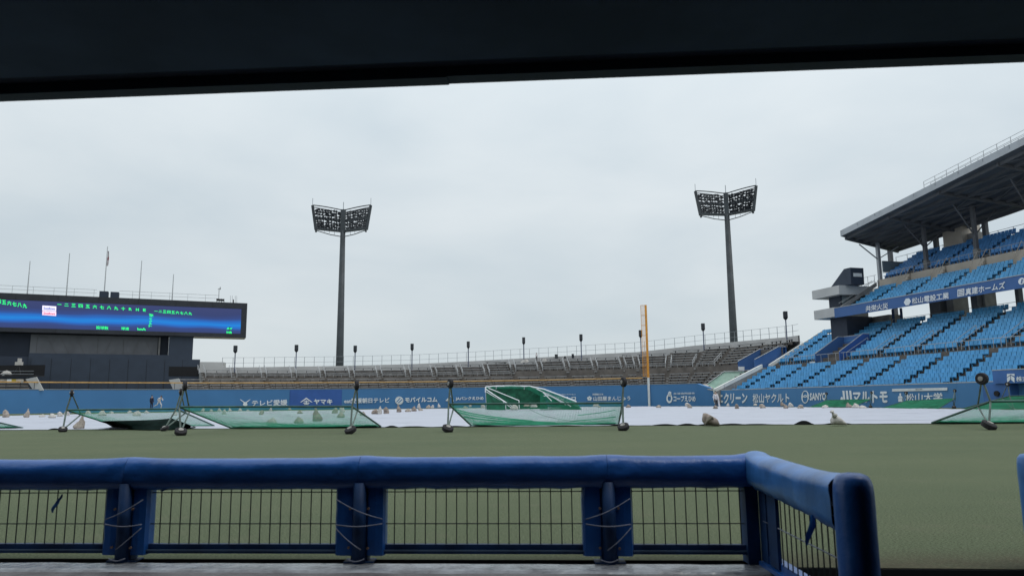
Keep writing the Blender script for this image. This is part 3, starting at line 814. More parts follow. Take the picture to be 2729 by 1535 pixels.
# ------------------------------------------------------------------ grandstand with blue seats
AISLES = [29.8-5.35*n for n in range(5, -8, -1)]     # 3.05, 8.4, ... 
def grandstand():
    th = thing('grandstand', G(25, 10), 'two-tier concrete grandstand with rows of blue seats and a large cantilever roof', 'grandstand')
    T1 = 66.0
    rows = []     # (w, z, tstart, tier)
    prof = [(.35, 1.45)]
    for k in range(8):
        w, z = .9+.8*k, 1.45+.42*k; prof += [(w, prof[-1][1]), (w, z)]; rows.append((w, z, 1.0 + .0*k, 0))
    prof += [(8.55, 1.45+.42*7), (8.55, 5.45)]
    for k in range(10):
        w, z = 8.6+.8*k, 5.45+.45*k
        if k: prof += [(w, prof[-1][1]), (w, z)]
        rows.append((w, z, .9, 1))
    prof += [(17.0, prof[-1][1])]
    zb = prof[-1][1]
    m = MB(); m.grid([[G(.0, w, z) for w, z in prof], [G(T1, w, z) for w, z in prof]]); m.build('lower_terrace', 'concrete_wet', th)
    # end face of the lower tier so that it is solid
    m = MB(); pts = [G(.0, w, z) for w, z in prof]; pts += [G(0, 17, 0), G(0, .35, 0)]
    m.poly_prism(pts, -T_*.1); m.build('end_wall', 'concrete', th)
    # upper tier
    up = [(12.0, 11.8)]
    urows = []
    for k in range(7):
        w, z = 12.6+.75*k, 11.8+.41*k; up += [(w, up[-1][1]), (w, z)]; urows.append((w, z, 10.4, 2))
    up += [(19.2, up[-1][1]), (19.2, 16.25)]
    for k in range(8):
        w, z = 19.3+.75*k, 16.25+.43*k
        if k: up += [(w, up[-1][1]), (w, z)]
        urows.append((w, z, 9.2, 3))
    up += [(25.9, up[-1][1])]
    low = [(25.9, up[-1][1]-1.0), (12.4, 11.25), (12.0, 11.2)]
    m = MB(); loop = up + low
    a = [G(9.0, w, z) for w, z in loop]; b = [G(T1, w, z) for w, z in loop]
    m.grid([a, b], close=True); m.add(a, [tuple(range(len(a)))]); m.build('upper_terrace', 'concrete', th)
    m = MB(); m.frame_box(G(9.0, 19.16, 14.28), T_*(T1-9), N_*.03, (0, 0, 1.96)); m.build('walkway_wall', 'concrete_beige', th)
    m = MB(); m.frame_box(G(9.0, 12.65+.75*6+.85, 14.265), T_*(T1-9), N_*.9, (0, 0, .02)); m.build('walkway_floor', 'concrete_beige', th)
    # fascia with the sponsor band
    m = MB(); m.frame_box(G(8.8, 11.9, 11.08), T_*(T1-8.8), N_*.14, (0, 0, 1.22)); m.build('fascia', 'fascia_blue', th)
    m = MB(); m.frame_box(G(8.8, 11.86, 12.305), T_*(T1-8.8), N_*.22, (0, 0, .07)); m.build('fascia_cap', 'rail_light', th)
    def fq(u0, u1, vt0, vb0, vt1, vb1, w=11.86):
        p0 = G(0, w); return PV(u0, vb0, p0, T_), PV(u1, vb1, p0, T_), PV(u0, vt0, p0, T_)
    letters('共栄火災', *fq(2307, 2367, 815, 831, 806, 823), 'letter_fascia', th)
    letters('松山電設工業', *fq(2430, 2529, 794, 811, 778, 796), 'letter_fascia', th)
    logo([[(.0, .5), (.28, 1), (.72, 1), (1, .5), (.72, 0), (.28, 0)]], *fq(2409, 2428, 797, 815, 794, 812), 'letter_fascia', th)
    letters('真建ホームズ', *fq(2573, 2679, 769, 788, 750, 770), 'letter_fascia', th)
    logo([[(0, 0), (1, 0), (1, .12), (0, .12)], [(0, .88), (1, .88), (1, 1), (0, 1)], [(0, .12), (.12, .12), (.12, .88), (0, .88)], [(.88, .12), (1, .12), (1, .88), (.88, .88)], [(.2, .2), (.8, .2), (.8, .34), (.2, .34)], [(.2, .43), (.8, .43), (.8, .57), (.2, .57)], [(.2, .66), (.8, .66), (.8, .8), (.2, .8)]], *fq(2552, 2570, 772, 791, 769, 788), 'letter_fascia', th)
    logo([circ(.5, .5, .5, 18)], *fq(2714, 2732, 742, 760, 739, 757), 'letter_fascia', th)
    logo([[(.35, .2), (.5, .2), (.65, .8), (.5, .8)]], *fq(2714, 2732, 742, 760, 739, 757, 11.8), 'fascia_blue', th, 'emblem_line')

    # ---- seats
    sm = MB()
    sm.add([(-.21, -.02, .42), (.21, -.02, .42), (.20, .34, .40), (-.20, .34, .40), (-.21, -.04, .36), (.21, -.04, .36)], [(0, 1, 2, 3), (4, 5, 1, 0)])
    sm.add([(-.20, .34, .40), (0, .37, .40), (.20, .34, .40), (-.21, .40, .62), (0, .44, .62), (.21, .40, .62), (-.19, .46, .83), (0, .50, .85), (.19, .46, .83)], [(0, 1, 4, 3), (1, 2, 5, 4), (3, 4, 7, 6), (4, 5, 8, 7)])
    sm.add([(-.03, .2, 0), (.03, .2, 0), (.03, .2, .4), (-.03, .2, .4)], [(0, 1, 2, 3)])
    def seatmesh(m_): return free_mesh(sm, 'seat', m_)
    # fixed backs with thickness
    sm2 = MB()
    sm2.frame_box((-.225, -.04, .38), (.45, 0, 0), (0, .38, 0), (0, 0, .05))
    sm2.add([(-.225, .32, .30), (.225, .32, .30), (.205, .42, .86), (-.205, .42, .86), (-.225, .38, .30), (.225, .38, .30), (.205, .48, .86), (-.205, .48, .86)], [(0, 1, 2, 3), (5, 4, 7, 6), (3, 2, 6, 7), (0, 3, 7, 4), (1, 5, 6, 2)])
    sm2.frame_box((-.03, .1, 0), (.06, 0, 0), (0, .12, 0), (0, 0, .38))
    meA = free_mesh(sm2, 'seat', 'seat_blue'); meB = free_mesh(sm2, 'seat', 'seat_blue_shade')
    rz = math.atan2(N_.y, N_.x) - math.pi/2
    allS = []; stepm = MB()
    VOM = (13.95, 18.9)    # stairwell opening in the lower tier
    for (w, z, t0, tier) in rows + urows:
        edges = [a for a in AISLES if a < T1]
        for a in edges:
            if a > t0 - .5 and not (tier in (0, 1) and a < 1):
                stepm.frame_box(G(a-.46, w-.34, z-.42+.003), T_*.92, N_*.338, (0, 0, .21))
        lim = [-2.3] + edges
        for a, b in zip(edges[:-1], edges[1:]):
            n = 9
            for k in range(n):
                t = a + .48 + (k+.5)*(b-a-.96)/n
                if t < t0: continue
                if tier == 1 and VOM[0]-5.3 < t < VOM[0]-.3 and w < 12.5: continue
                if tier == 1 and t < 3: 
                    pass
                p = G(t, w+.22, z)
                uu = UC + FPX*p.x/p.y
                if uu > 2790: continue
                allS.append(((p-EYEP).length, p, tier))
        # the first short block left of the first aisle
        if tier in (0, 1):
            t = edges[0] - .48 - .25
            while t > t0-.2:
                p = G(t, w+.22, z); allS.append(((p-EYEP).length, p, tier)); t -= .49
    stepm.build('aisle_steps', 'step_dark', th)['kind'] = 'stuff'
    allS.sort(key=lambda s: s[0])
    mats = {0: meA, 1: meA, 2: meA, 3: meB}
    seatr = {0: MB(), 3: MB()}
    cz, szn = math.cos(rz), math.sin(rz)
    for i, (d, p, tier) in enumerate(allS):
        if i < 296: inst(mats[tier], 'seat', th, p, rz)
        else:
            mb = seatr[3 if tier == 3 else 0]
            mb.add([(p.x + x*cz - y*szn, p.y + x*szn + y*cz, p.z+z_) for x, y, z_ in sm2.v], sm2.f)
    for k, mb in seatr.items():
        if mb.v:
            o = mb.build('seat', 'seat_blue' if k == 0 else 'seat_blue_shade', th, recalc=False); o['kind'] = 'stuff'
    # ---- rails
    m = MB()
    for (w, z, h, t0) in ((8.5, 5.45, .85, 3.2), (19.15, 16.25, .75, 9.4)):
        m.tube([G(t0, w, z+h), G(T1, w, z+h)], .028, 5)
        t = t0
        while t < 50: m.bar(G(t, w, z-.1), G(t, w, z+h), .04); t += 1.34
    m.build('walkway_rail', 'rail_light', th)
    for a in AISLES:
        if 0 < a < 48:
            for w0, z0, n in ((8.7, 5.5, 3.2), ) + (((12.4+6.9, 15.6, 0),) if False else ()):
                for s in (-.5, .5):
                    m = MB(); m.bar(G(a+s, w0, z0+.8), G(a+s, w0+n, z0+.8+n*.56), .045); m.bar(G(a+s, w0, z0), G(a+s, w0, z0+.8), .04); m.bar(G(a+s, w0+n, z0+n*.56), G(a+s, w0+n, z0+n*.56+.8), .04)
                    m.build('aisle_handrail', 'rail_light', th)
            m = MB()   # flight down through the beige walkway wall
            
            for q3 in range(5): m.frame_box(G(a-.5, 17.9+.25*q3, 14.3), T_*1.0, N_*(1.25-.25*q3-.01), (0, 0, .38*(q3+1)-.003*q3))
            for s in (-.55, .55): m.bar(G(a+s, 17.9, 15.3), G(a+s, 19.3, 17.2), .05)
            if a > 9: m.build('walkway_stairs', 'concrete_beige', th)
    # low mesh barrier over the front wall
    m = MB()
    t = 1.0
    while t < 44: m.bar(G(t, .15, GW), G(t, .15, GW+.75), .03); t += 2.67
    m.build('barrier_post', 'pole_blue', th)
    # ---- back of the lower tier: piers, columns, rails and sky between
    def pier(u0, u1, w, d, z0, z1, m_, name='pier'):
        t0, _ = GT(u0, 850, w); t1, _ = GT(u1, 850, w)
        b_ = MB(); b_.frame_box(G(t0, w, z0), T_*(t1-t0), N_*d, (0, 0, z1-z0)); return b_.build(name, m_, th)
    zb = 9.5
    pier(2213, 2306, 17.0, 2.5, 0, 11.3, 'navy')
    pier(2307, 2370, 17.6, 2.0, 0, 11.3, 'concrete')
    pier(2480, 2508, 17.2, 1.2, 0, 12.2, 'roof_beam'); pier(2521, 2545, 18.2, 2.2, 0, 12.4, 'concrete')
    pier(2592, 2609, 17.2, .9, 0, 12.2, 'roof_beam'); pier(2609, 2630, 18.0, 1.6, 0, 12.4, 'concrete')
    pier(2712, 2722, 17.2, .6, 0, 12.2, 'roof_beam', 'column')
    for u in (2379, 2401): pier(u-1.5, u+1.5, 17.05, .25, 0, 11.8, 'steel_navy', 'column')
    pier(2281, 2284, 16.2, .2, zb, 11.2, 'rail_grey', 'column')
    m = MB(); m.tube([G(9.5, 16.7, zb+1.0), G(T1, 16.7, zb+1.0)], .025, 5); m.tube([G(9.5, 16.7, zb+.55), G(T1, 16.7, zb+.55)], .02, 5)
    t = 9.5
    while t < 45: m.bar(G(t, 16.7, zb), G(t, 16.7, zb+1.0), .035); t += 1.9
    m.build('back_rail', 'rail_grey', th)
    # cream board and blue back bench at the top of the lower tier
    t0, _ = GT(2258, 870, 16.3); t1, _ = GT(2277, 870, 16.3)
    m = MB(); m.frame_box(G(t0, 16.3, zb+.05), T_*(t1-t0), N_*.08, (0, 0, .80)); m.build('cream_board', 'concrete_beige', th)
    # ---- roof
    def zf(t): return 21.15 + (t-9.9)*.131
    def zk(t): return 21.15 + (t-4.0)*.085
    def RF(t, s, dz=0.0):
        """point on the roof underside; s 0 front .. 1 back"""
        tt = t - 6.0*s*max(0, 1-(t-9.9)/14)
        w = 12.0 + 14.0*s
        bow = .35*math.sin(math.pi*min(1, max(0, s)))
        return G(tt, w, zf(t)*(1-s) + zk(max(4, t-6))*s - bow*.0 + dz)
    ts = [11.0 + 3*k for k in range(20)]
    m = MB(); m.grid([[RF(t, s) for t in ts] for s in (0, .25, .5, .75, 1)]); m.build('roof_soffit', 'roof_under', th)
    m = MB()
    top = [[RF(t, s, .75 if s < 1 else .5) for t in ts] for s in (0, .5, 1)]
    m.grid([[RF(t, 0) - N_*.02 for t in ts]] + [[RF(t, 0, .75) - N_*.02 for t in ts]] + top[1:] + [[RF(t, 1, 0) + N_*.02 for t in ts]])
    m.poly_prism([RF(11.0, 0), RF(11.0, 1), RF(11.0, 1, .5), RF(11.0, 0, .75)], -T_*.12)
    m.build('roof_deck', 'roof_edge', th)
    for t0_ in ts[1:18]:
        m = MB(); m.bar(RF(t0_, 0)+Vector((0, 0, .36))-N_*.05, RF(t0_, 0, .74)-N_*.05+Vector((0, 0, 0)), .03, .03) 
        m.build('fascia_joint', 'rail_grey', th)
    for s in (.07, .20, .33, .46, .59, .72, .85, .97):
        m = MB()
        for a, b in zip(ts[:-1], ts[1:]): m.bar(RF(a, s, -.16), RF(b, s, -.16), .20, .34)
        m.build('purlin', 'roof_beam', th)
    for t in [11.2] + [18.3+7.3*k for k in range(6)]:
        m = MB(); 
        for a, b in zip((.05, .25, .5, .75), (.25, .5, .75, .97)): m.bar(RF(t, a, -.22-.1*a), RF(t, b, -.22-.1*b), .22, .40)
        m.build('rafter', 'roof_beam', th)
    for k in range(6):
        t = 10+7.3*k; t = 11.6+7.3*k; m = MB(); m.bar(RF(t, .33, -.34), RF(t+7.3, .59, -.34), .1, .1); m.bar(RF(t+7.3, .33, -.34), RF(t, .59, -.34), .1, .1); m.bar(RF(t, .07, -.3), RF(t+7.3, .33, -.3), .09, .09)
        m.build('roof_brace', 'roof_beam', th)
    # columns between the two upper blocks and at the back
    for t in (8.6, 16.3, 23.4, 30.7, 38.0):
        m = MB(); m.frame_box(G(t-.28, 19.45, 15.0 if t < 9 else 16.2), T_*.56, N_*.56, (0, 0, 1.3)); m.build('column_base', 'concrete', th)
        s = (19.7-12)/14
        m = MB(); m.frame_box(G(t-.2, 19.5, 15.3), T_*.4, N_*.4, (0, 0, RF(max(t+3, 9.9), s).z-15.3)); m.bar(G(t, 19.7, 19.0), G(t+.2, 16.6, RF(max(t+2, 10), .33).z-.3), .12); m.bar(G(t, 19.8, 19.2), G(t+.2, 22.9, RF(max(t+3, 10), .8).z-.4), .11)
        m.build('column', 'roof_edge' if t < 9 else 'roof_beam', th)
    for t in (4.6, 12.5, 19.8, 27.2, 34.5):
        m = MB(); m.frame_box(G(t-.25, 25.2, 8), T_*.5, N_*.5, (0, 0, 14.0+max(0, t-4)*.07)); m.build('rear_column', 'roof_beam', th)
    m = MB(); t0, _ = GT(2525, 640, 25.3); t1, _ = GT(2577, 640, 25.3)
    m.frame_box(G(t0, 24.6, 14), T_*(t1-t0), N_*3, (0, 0, 8.2)); m.build('stair_tower', 'concrete_beige', th)
    m = MB(); m.frame_box(G(t1+.003, 25.4, 14), T_*1.4, N_*2, (0, 0, 6.9)); m.build('stair_tower_side', 'concrete', th)
    # back railing of the upper tier
    m = MB()
    for dz in (1.7, .9): m.tube([G(5.0, 26.0, 18.6+dz), G(T1, 26.0, 19.4+dz)], .03, 5)
    t = 5.0
    while t < 46: m.bar(G(t, 26.0, 18.3), G(t, 26.0, 20.3+t*.012), .05); t += 2.0
    m.build('back_rail', 'rail_grey', th)
    # ladder-like service rail on the roof edge
    m = MB(); tt, _ = GT(2466, 500, 13.0)
    k = 0; t = tt
    q0 = None
    while t < 46:
        p = RF(t, .06, .75); m.bar(p, p+Vector((0, 0, 1.15)), .05)
        p2 = RF(t, .13, .75); m.bar(p2, p2+Vector((0, 0, 1.15)), .05)
        if q0 is not None:
            for dz in (1.15, .75, .35):
                m.bar(q0+Vector((0, 0, dz)), p+Vector((0, 0, dz)), .04)
            m.bar(q1+Vector((0, 0, 1.15)), p2+Vector((0, 0, 1.15)), .04); m.bar(q1+Vector((0, 0, .6)), p2+Vector((0, 0, .6)), .04)
        q0, q1 = p, p2; t += 1.55
    m.build('roof_railing', 'rail_light', th)
    # grey equipment board by the first column
    m = MB(); t0, _ = GT(2356, 700, 20); t1, _ = GT(2393, 700, 22)
    m.frame_box(G(8.9, 19.9, 17.3), T_*.2, N_*3.4, (0, 0, 1.5)); m.build('wind_screen', 'glass_grey', th)
    m = MB(); m.poly_prism([G(9.1, 19.5, 15.2), G(9.1, 25.6, 15.2), G(9.1, 25.6, 19.6)], -T_*.25); m.build('side_wall', 'concrete', th)
    m = MB(); m.poly_prism([G(9.1, 18.6, 14.0), G(9.1, 19.5, 15.3), G(6.2, 19.5, 15.3), G(6.2, 18.6, 14.0)], (0, 0, -.2)); m.build('stair_flight', 'concrete_beige', th)
    m = MB(); 
    for t in (5.6, 6.8, 8.0): m.bar(G(t, 19.3, 15.3), G(t, 19.3, 17.0), .05)
    m.tube([G(5.5, 19.3, 17.0), G(8.3, 19.3, 17.0)], .03, 5); m.tube([G(5.5, 19.3, 16.1), G(8.3, 19.3, 16.1)], .03, 5); m.build('stair_rail', 'rail_light', th)
    # ---- concrete end piece with two ledges and the navy tower
    for (wa, z0, z1, ta, tb) in ((11.95, 11.25, 12.45, 4.8, 8.8), (11.95, 14.0, 15.15, 4.7, 9.9)):
        m = MB(); m.frame_box(G(ta, wa, z0), T_*(tb-ta), N_*5.2, (0, 0, z1-z0)); m.build('end_ledge', 'concrete_light', th)
    m = MB(); m.frame_box(G(6.6, 13.0, 12.46), T_*2.2, N_*4, (0, 0, 1.53)); m.build('end_room', 'navy', th)
    m = MB(); m.frame_box(G(8.82, 13.2, 12.5), T_*.05, N_*3, (0, 0, 1.45)); m.build('end_window', 'glass_grey', th)
    m = MB(); m.frame_box(G(6.6, 13.0, 0), T_*3.0, N_*4, (0, 0, 11.24)); m.build('end_wall_lower', 'navy', th)
    # navy equipment tower
    p0 = G(0, 13.0)
    A = [PV(2211, 768, p0, T_), PV(2249, 717, p0, T_), PV(2266, 713, p0, T_), PV(2269, 762, p0, T_)]
    A[0].z = A[3].z = 15.152
    m = MB(); m.poly_prism(A, N_*2.0); m.build('equipment_tower', 'navy_panel', th)
    c = A[3]; d0 = N_
    def sq(a, b, z0, z1, off=.02): return [c + d0*a + T_*off + Vector((0, 0, z0)), c + d0*b + T_*off + Vector((0, 0, z0)), c + d0*b + T_*off + Vector((0, 0, z1)), c + d0*a + T_*off + Vector((0, 0, z1))]
    m = MB(); m.poly_prism(sq(.4, 1.7, 1.0, 1.45), T_*.03); m.build('tower_sign', 'white_paint', th)
    # sloping stair parapet beside the first upper block
    m = MB(); m.poly_prism([G(10.0, 12.1, 12.0), G(10.0, 17.8, 15.2), G(10.0, 17.8, 15.7), G(10.0, 12.1, 12.5)], -T_*.25); m.build('stair_parapet', 'concrete', th)
    m = MB(); m.bar(G(9.9, 12.2, 12.9), G(9.9, 17.6, 16.0), .05); m.bar(G(9.4, 12.2, 12.9), G(9.4, 17.6, 16.0), .05); m.build('stair_handrail', 'rail_light', th)
    # blue stairwell in the seats
    zz = 4.4
    m = MB()
    a = G(VOM[0]-5.0, 8.5, 0); 
    m.frame_box(G(8.9, 8.4, zz), T_*.15, N_*4.6, (0, 0, 1.2)); m.build('stairwell_wall', 'fascia_blue', th)
    m = MB(); m.poly_prism([G(9.05, 8.4, zz), G(9.05, 12.9, zz), G(9.05, 12.9, 8.6), G(9.05, 12.0, 8.6), G(9.05, 8.4, 6.4)], -T_*.15); m.build('stairwell_wall', 'fascia_blue', th)
    m = MB(); m.frame_box(G(9.07, 12.8, zz), T_*4.2, N_*.15, (0, 0, 4.2)); m.build('stairwell_wall', 'fascia_blue', th)
    m = MB(); m.poly_prism([G(13.3, 8.4, zz), G(13.3, 12.9, zz), G(13.3, 12.9, 8.6), G(13.3, 12.0, 8.6), G(13.3, 8.4, 6.4)], T_*.12); m.build('stairwell_wall', 'wall_blue_dark', th)
    m = MB(); m.tube([G(9.0, 8.4, 6.45), G(9.0, 12.0, 8.65), G(9.0, 12.9, 8.65), G(13.35, 12.9, 8.65), G(13.35, 12.0, 8.65), G(13.35, 8.4, 6.45)], .05, 6); m.build('stairwell_rail', 'rail_light', th)
    m = MB(); m.frame_box(G(7.9, 8.35, zz+.1), T_*.95, N_*.06, (0, 0, 1.0)); m.build('notice', 'white_paint', th)
    return th
GS = grandstand()

# ------------------------------------------------------------------ scoreboard
def scoreboard():
    A0 = Vector((-.5455*116, 116, 0)); D = Vector((math.cos(R(25)), math.sin(R(25)), 0)); B = Vector((-D.y, D.x, 0))
    th = thing('scoreboard', A0, 'wide dark scoreboard building with a lit blue screen above the outfield wall', 'scoreboard')
    def p(u, v, off=0.0): return PV(u, v, A0 - B*off, D)    # off>0 towards the field
    L0, R0 = -330, 659
    def lerp_v(u, v0, v1): return v0 + (v1-v0)*u/659.0
    tl, tr = p(0, 770), p(659, 817); bl, br = p(0, 876), p(657, 907)
    zt = (tl.z+tr.z)/2; zbm = (bl.z+br.z)/2
    s = lambda P: (P-A0).dot(D)
    sR = s(tr); sL = sR - 66
    pt_ = lambda ss, off, z: A0 + D*ss - B*off + Vector((0, 0, z))
    def blk(name, s0, s1, o0, o1, z0, z1, m_): 
        m = MB(); m.frame_box(pt_(s0, o0, z0), D*(s1-s0), B*(o0-o1), (0, 0, z1-z0)); return m.build(name, m_, th)
    blk('screen_housing', sL, sR, 0.0, -2.6, zbm, zt, 'screen_frame')
    blk('housing_soffit', s(p(517, 900)), sR-.05, -.02, -2.5, zbm-.10, zbm-.004, 'concrete_beige')
    # screen picture
    zs1 = (p(0, 790).z + p(643, 831).z)/2; zs0 = (p(0, 866).z + p(640, 895).z)/2
    c0, c1 = sL+1.3, s(p(642, 860))
    me = bpy.data.meshes.new('screen'); org = ORG[th.name]
    vs = [pt_(c0, .03, zs0), pt_(c1, .03, zs0), pt_(c1, .03, zs1), pt_(c0, .03, zs1)]
    me.from_pydata([tuple(q_-org) for q_ in vs], [], [(0, 1, 2, 3)]); uvl = me.uv_layers.new(name='UVMap')
    for k, uvc in enumerate(((0, 0), (1.9, 0), (1.9, 1), (0, 1))): uvl.data[k].uv = uvc
    me.materials.append(MATS['led_screen']); o = bpy.data.objects.new('screen', me); COL.objects.link(o); o.parent = th; ORG[o.name] = org
    # rim round the screen
    for (a, b, z0, z1) in ((sL+.1, sR, zs1+.02, zt-.02), (sL+.1, sR, zbm+.02, zs0-.02), (c1+.02, sR, zs0, zs1)):
        blk('screen_rim', a, b-.02, .16, .005, z0, z1, 'screen_frame')
    def tx(body, u0, u1, vt0, vb0, vt1, vb1, m_='led_green', off=.07):
        letters(body, p(u0, vb0, off), p(u1, vb1, off), p(u0, vt0, off), m_, th, 'led_text')
    # left group (partly outside the frame), middle, right
    word = '一二三四五六七八九'
    # each digit is its own glyph so that the spacing matches
    for k, ch in enumerate('四五六七八九'):
        u0 = -9 + 13.9*k; v0 = 796 + .175*u0
        h = 12
        tx(ch, u0, u0+11.5, v0+2, v0+2+h, v0+3, v0+3+h)
    for k, ch in enumerate('一二三'):
        u0 = -9 - 13.9*(3-k); v0 = 796+.07*u0; hh = {'一': 1.6, '二': 7, '三': 9}[ch]
        tx(ch, u0, u0+11.5, v0+7-hh/2, v0+7+hh/2, v0+8-hh/2, v0+8+hh/2)
    for k, ch in enumerate('一二三四五六七八九十RHE'):
        u0 = 152.5 + 18.9*k; vc = 811 + (826-811)*k/12
        hh = {'一': 1.6, '二': 7, 'R': 7.5, 'H': 7.5, 'E': 7.5}.get(ch, 9.5); wd = 8 if ch in 'RHE' else 11.5
        tx(ch, u0+(11.5-wd)/2, u0+(11.5+wd)/2, vc-hh/2, vc+hh/2, vc+.7-hh/2, vc+.7+hh/2)
    for k, ch in enumerate(word):
        u0 = 411 + 11.4*k; vc = 829 + 6.2*k/8
        hh = {'一': 1.2, '二': 5.5}.get(ch, 8)
        tx(ch, u0, u0+9.5, vc-hh/2, vc+hh/2, vc+.5-hh/2, vc+.5+hh/2)
    tx('TBM', 397, 408, 836, 844, 837, 845)
    for k, ch in enumerate('ヤクルト'):
        tx(ch, 397-.3*k, 406-.3*k, 847+6.3*k, 852.4+6.3*k, 847.4+6.3*k, 852.8+6.3*k)
    tx('投球数', 256, 289, 868, 877, 870, 879); tx('球速', 323, 344, 871, 879, 872, 880); tx('km/h', 366, 388, 873, 880, 874, 881)
    tx('AV', 604, 619, 872, 878, 873, 879); tx('HR', 604, 619, 882, 889, 883, 890)
    m = MB(); m.poly_prism([p(610, 871, .06), p(614, 871, .06), p(614, 891, .06), p(610, 891, .06)], -B*.01); m.build('led_bar', 'led_darkgreen', th)
    for (v0, v1, mt, st) in ((814, 827, 'led_white', 'led_blue_script'), (828, 839.5, 'led_pink', 'led_red_script')):
        m = MB(); m.poly_prism([p(113, v0, .06), p(150, v0+2.5, .06), p(149.5, v1+2.5, .06), p(112.5, v1, .06)], -B*.01); m.build('led_panel', mt, th)
        tx('Swallows', 116, 147, v0+3.5, v1-2, v0+5.5, v1-.5, st, .09)
    # building below
    zg = 0
    s_ = lambda u: s(p(u, 950))
    blk('end_pier', s_(448), s_(513), -.4, -3.2, 0, zbm-.003, 'navy_panel')
    blk('recess_back', s_(-330), s_(448)-.02, -2.4, -3.1, 0, zbm-.003, 'navy')
    zp1 = p(250, 900).z; zp0 = p(250, 946).z
    aa, bb = s_(72), s_(418)
    blk('grey_curtain', aa, bb, -1.9, -2.0, p(250, 947).z, p(250, 897).z+.3, 'grey_net_cloth')
    for k in range(9):
        c = aa + (bb-aa)*(k+.5)/9 + random.uniform(-.3, .3); e_ = random.choice((-.7, 0, 0, .5))
        m = MB(); m.bar(pt_(c-e_, -1.84, p(250, 946).z), pt_(c+e_, -1.84, p(250, 898).z), .02); m.build('curtain_fold', 'concrete_wet', th)
    blk('curtain_post', s_(420), s_(425), -1.6, -1.9, p(250, 947).z, zbm-.12, 'concrete')
    blk('batters_eye', s_(88), s_(533), 1.2, .2, 0, p(533, 959).z, 'navy_panel')
    blk('batters_eye_upper', s_(78), s_(512), .6, -.4, 0, p(400, 946).z, 'navy_panel')
    blk('dark_opening', s_(452), s_(531), 1.24, 1.21, p(500, 1003).z, p(500, 978).z, 'tarp_black')
    blk('left_base', sL, s_(86), .4, -1, 0, p(40, 950).z, 'navy')
    for k in range(1, 9):
        c = s_(88) + (s_(533)-s_(88))*k/9
        m = MB(); m.frame_box(pt_(c-.02, 1.215, 0), D*.04, -B*.014, (0, 0, p(533, 961).z)); m.build('panel_joint', 'tarp_black', th)
    for k in range(1, 12):
        c = sL + (sR-sL)*k/12
        for (z0, z1) in ((zs1+.04, zt-.04), (zbm+.03, zs0-.04)):
            m = MB(); m.frame_box(pt_(c-.015, .165, z0), D*.03, -B*.012, (0, 0, z1-z0)); m.build('panel_joint', 'tarp_black', th)
    # roof railing
    m = MB()
    zr = zt
    for dz in (1.15, .62): m.tube([pt_(sL, -.3, zr+dz), pt_(s_(245), -.3, zr+dz)], .03, 5); m.tube([pt_(s_(305), -.3, zr+dz), pt_(s_(575), -.3, zr+dz)], .03, 5)
    t = sL
    while t < s_(575):
        if not s_(246) < t < s_(304): m.bar(pt_(t, -.3, zr), pt_(t, -.3, zr+1.15), .035)
        t += 2.7
    m.build('roof_railing', 'rail_light', th)
    blk('roof_box', s_(252), s_(276), -.2, -1.8, zt+.003, p(264, 775).z, 'navy'); blk('roof_box', s_(282), s_(305), -.2, -1.8, zt+.003, p(294, 777).z, 'navy')
    m = MB()
    for (u0, u1, v0, v1) in ((577, 598, 796, 801), (577, 598, 806, 809)): m.poly_prism([p(u0, v0, -1), p(u1, v0+1, -1), p(u1, v1+1, -1), p(u0, v1, -1)], B*.5)
    for u in (578, 584, 590, 597): m.bar(p(u, 796, -1), p(u, 812, -1), .07)
    m.bar(p(583, 796, -1), p(584, 768, -1), .06); m.bar(p(580, 771, -1), p(589, 769, -1), .05); m.bar(p(587, 765, -1), p(587, 772, -1), .08)
    m.build('weather_mast', 'bench_dark', th)
    m = MB(); m.bar(p(622, 815, -1), p(622, 798, -1), .14)
    for u in (614, 619, 627, 631): m.bar(p(u, 812, -1), p(u, 788, -1), .03)
    m.bar(p(614, 811, -1), p(631, 812, -1), .05)
    m.build('antenna', 'bench_dark', th)
    # flagpoles
    lb = ['thin white flagpole farthest left above the scoreboard', 'white flagpole left of the flagged one above the scoreboard', 'tall white flagpole with a limp white and red flag above the scoreboard', 'white flagpole right of the flagged one above the scoreboard', 'shortest white flagpole, nearest the weather mast above the scoreboard']
    for k, (u0, v0, u1, v1) in enumerate(((80, 696, 74, 768), (185, 675, 178, 771), (284, 657, 278, 778), (377, 695, 372, 784), (463, 731, 459, 793))):
        b_ = p(u1, v1, -1.0); t_ = p(u0, v0, -1.0); t_.x, t_.y = b_.x, b_.y; b_.z = zt
        f = thing('flagpole', b_, lb[k], 'flagpole', 'flagpoles on the scoreboard roof')
        m = MB(); m.tube([b_, t_], [.09, .05], 6); m.build('pole', 'rail_light', f)
        if k == 2:
            m = MB(); a = p(283, 669, -1.0); a.x, a.y = b_.x, b_.y; z1 = a.z; z0 = z1-2.4
            rows = []
            for j in range(6):
                z = z1 + (z0-z1)*j/5; rows.append([b_ + D*(.06+.045*i+.04*math.sin(j+i)) + B*(.08*math.sin(i*2.2+j*.5)) + Vector((0, 0, z-b_.z)) for i in range(6)])
            m.grid(rows); o = m.build('flag', ['flag_white', 'flag_red'], f)
            for pl in o.data.polygons:
                zc = pl.center.z + b_.z
                if z1-1.6 < zc < z1-.8: pl.material_index = 1
    # light stairs at both ends of the batter's eye
    for nm, q_, lab in (('stair_screen', [(68, 1010), (97, 1004), (116, 1040), (90, 1041)], 'whitish sloping mesh stair screen left of the dark backdrop wall'), ('stair_screen', [(450, 1012), (476, 1008), (490, 1038), (462, 1040)], 'whitish sloping mesh stair screen right of the dark backdrop wall')):
        Y = 101 if q_[0][0] < 200 else 112
        P = [PY(a, b, Y) for a, b in q_]
        m = MB(); m.poly_prism(P, (0, .12, 0)); tag(m.build(nm, 'concrete_light', origin=P[0]), lab, 'screen')
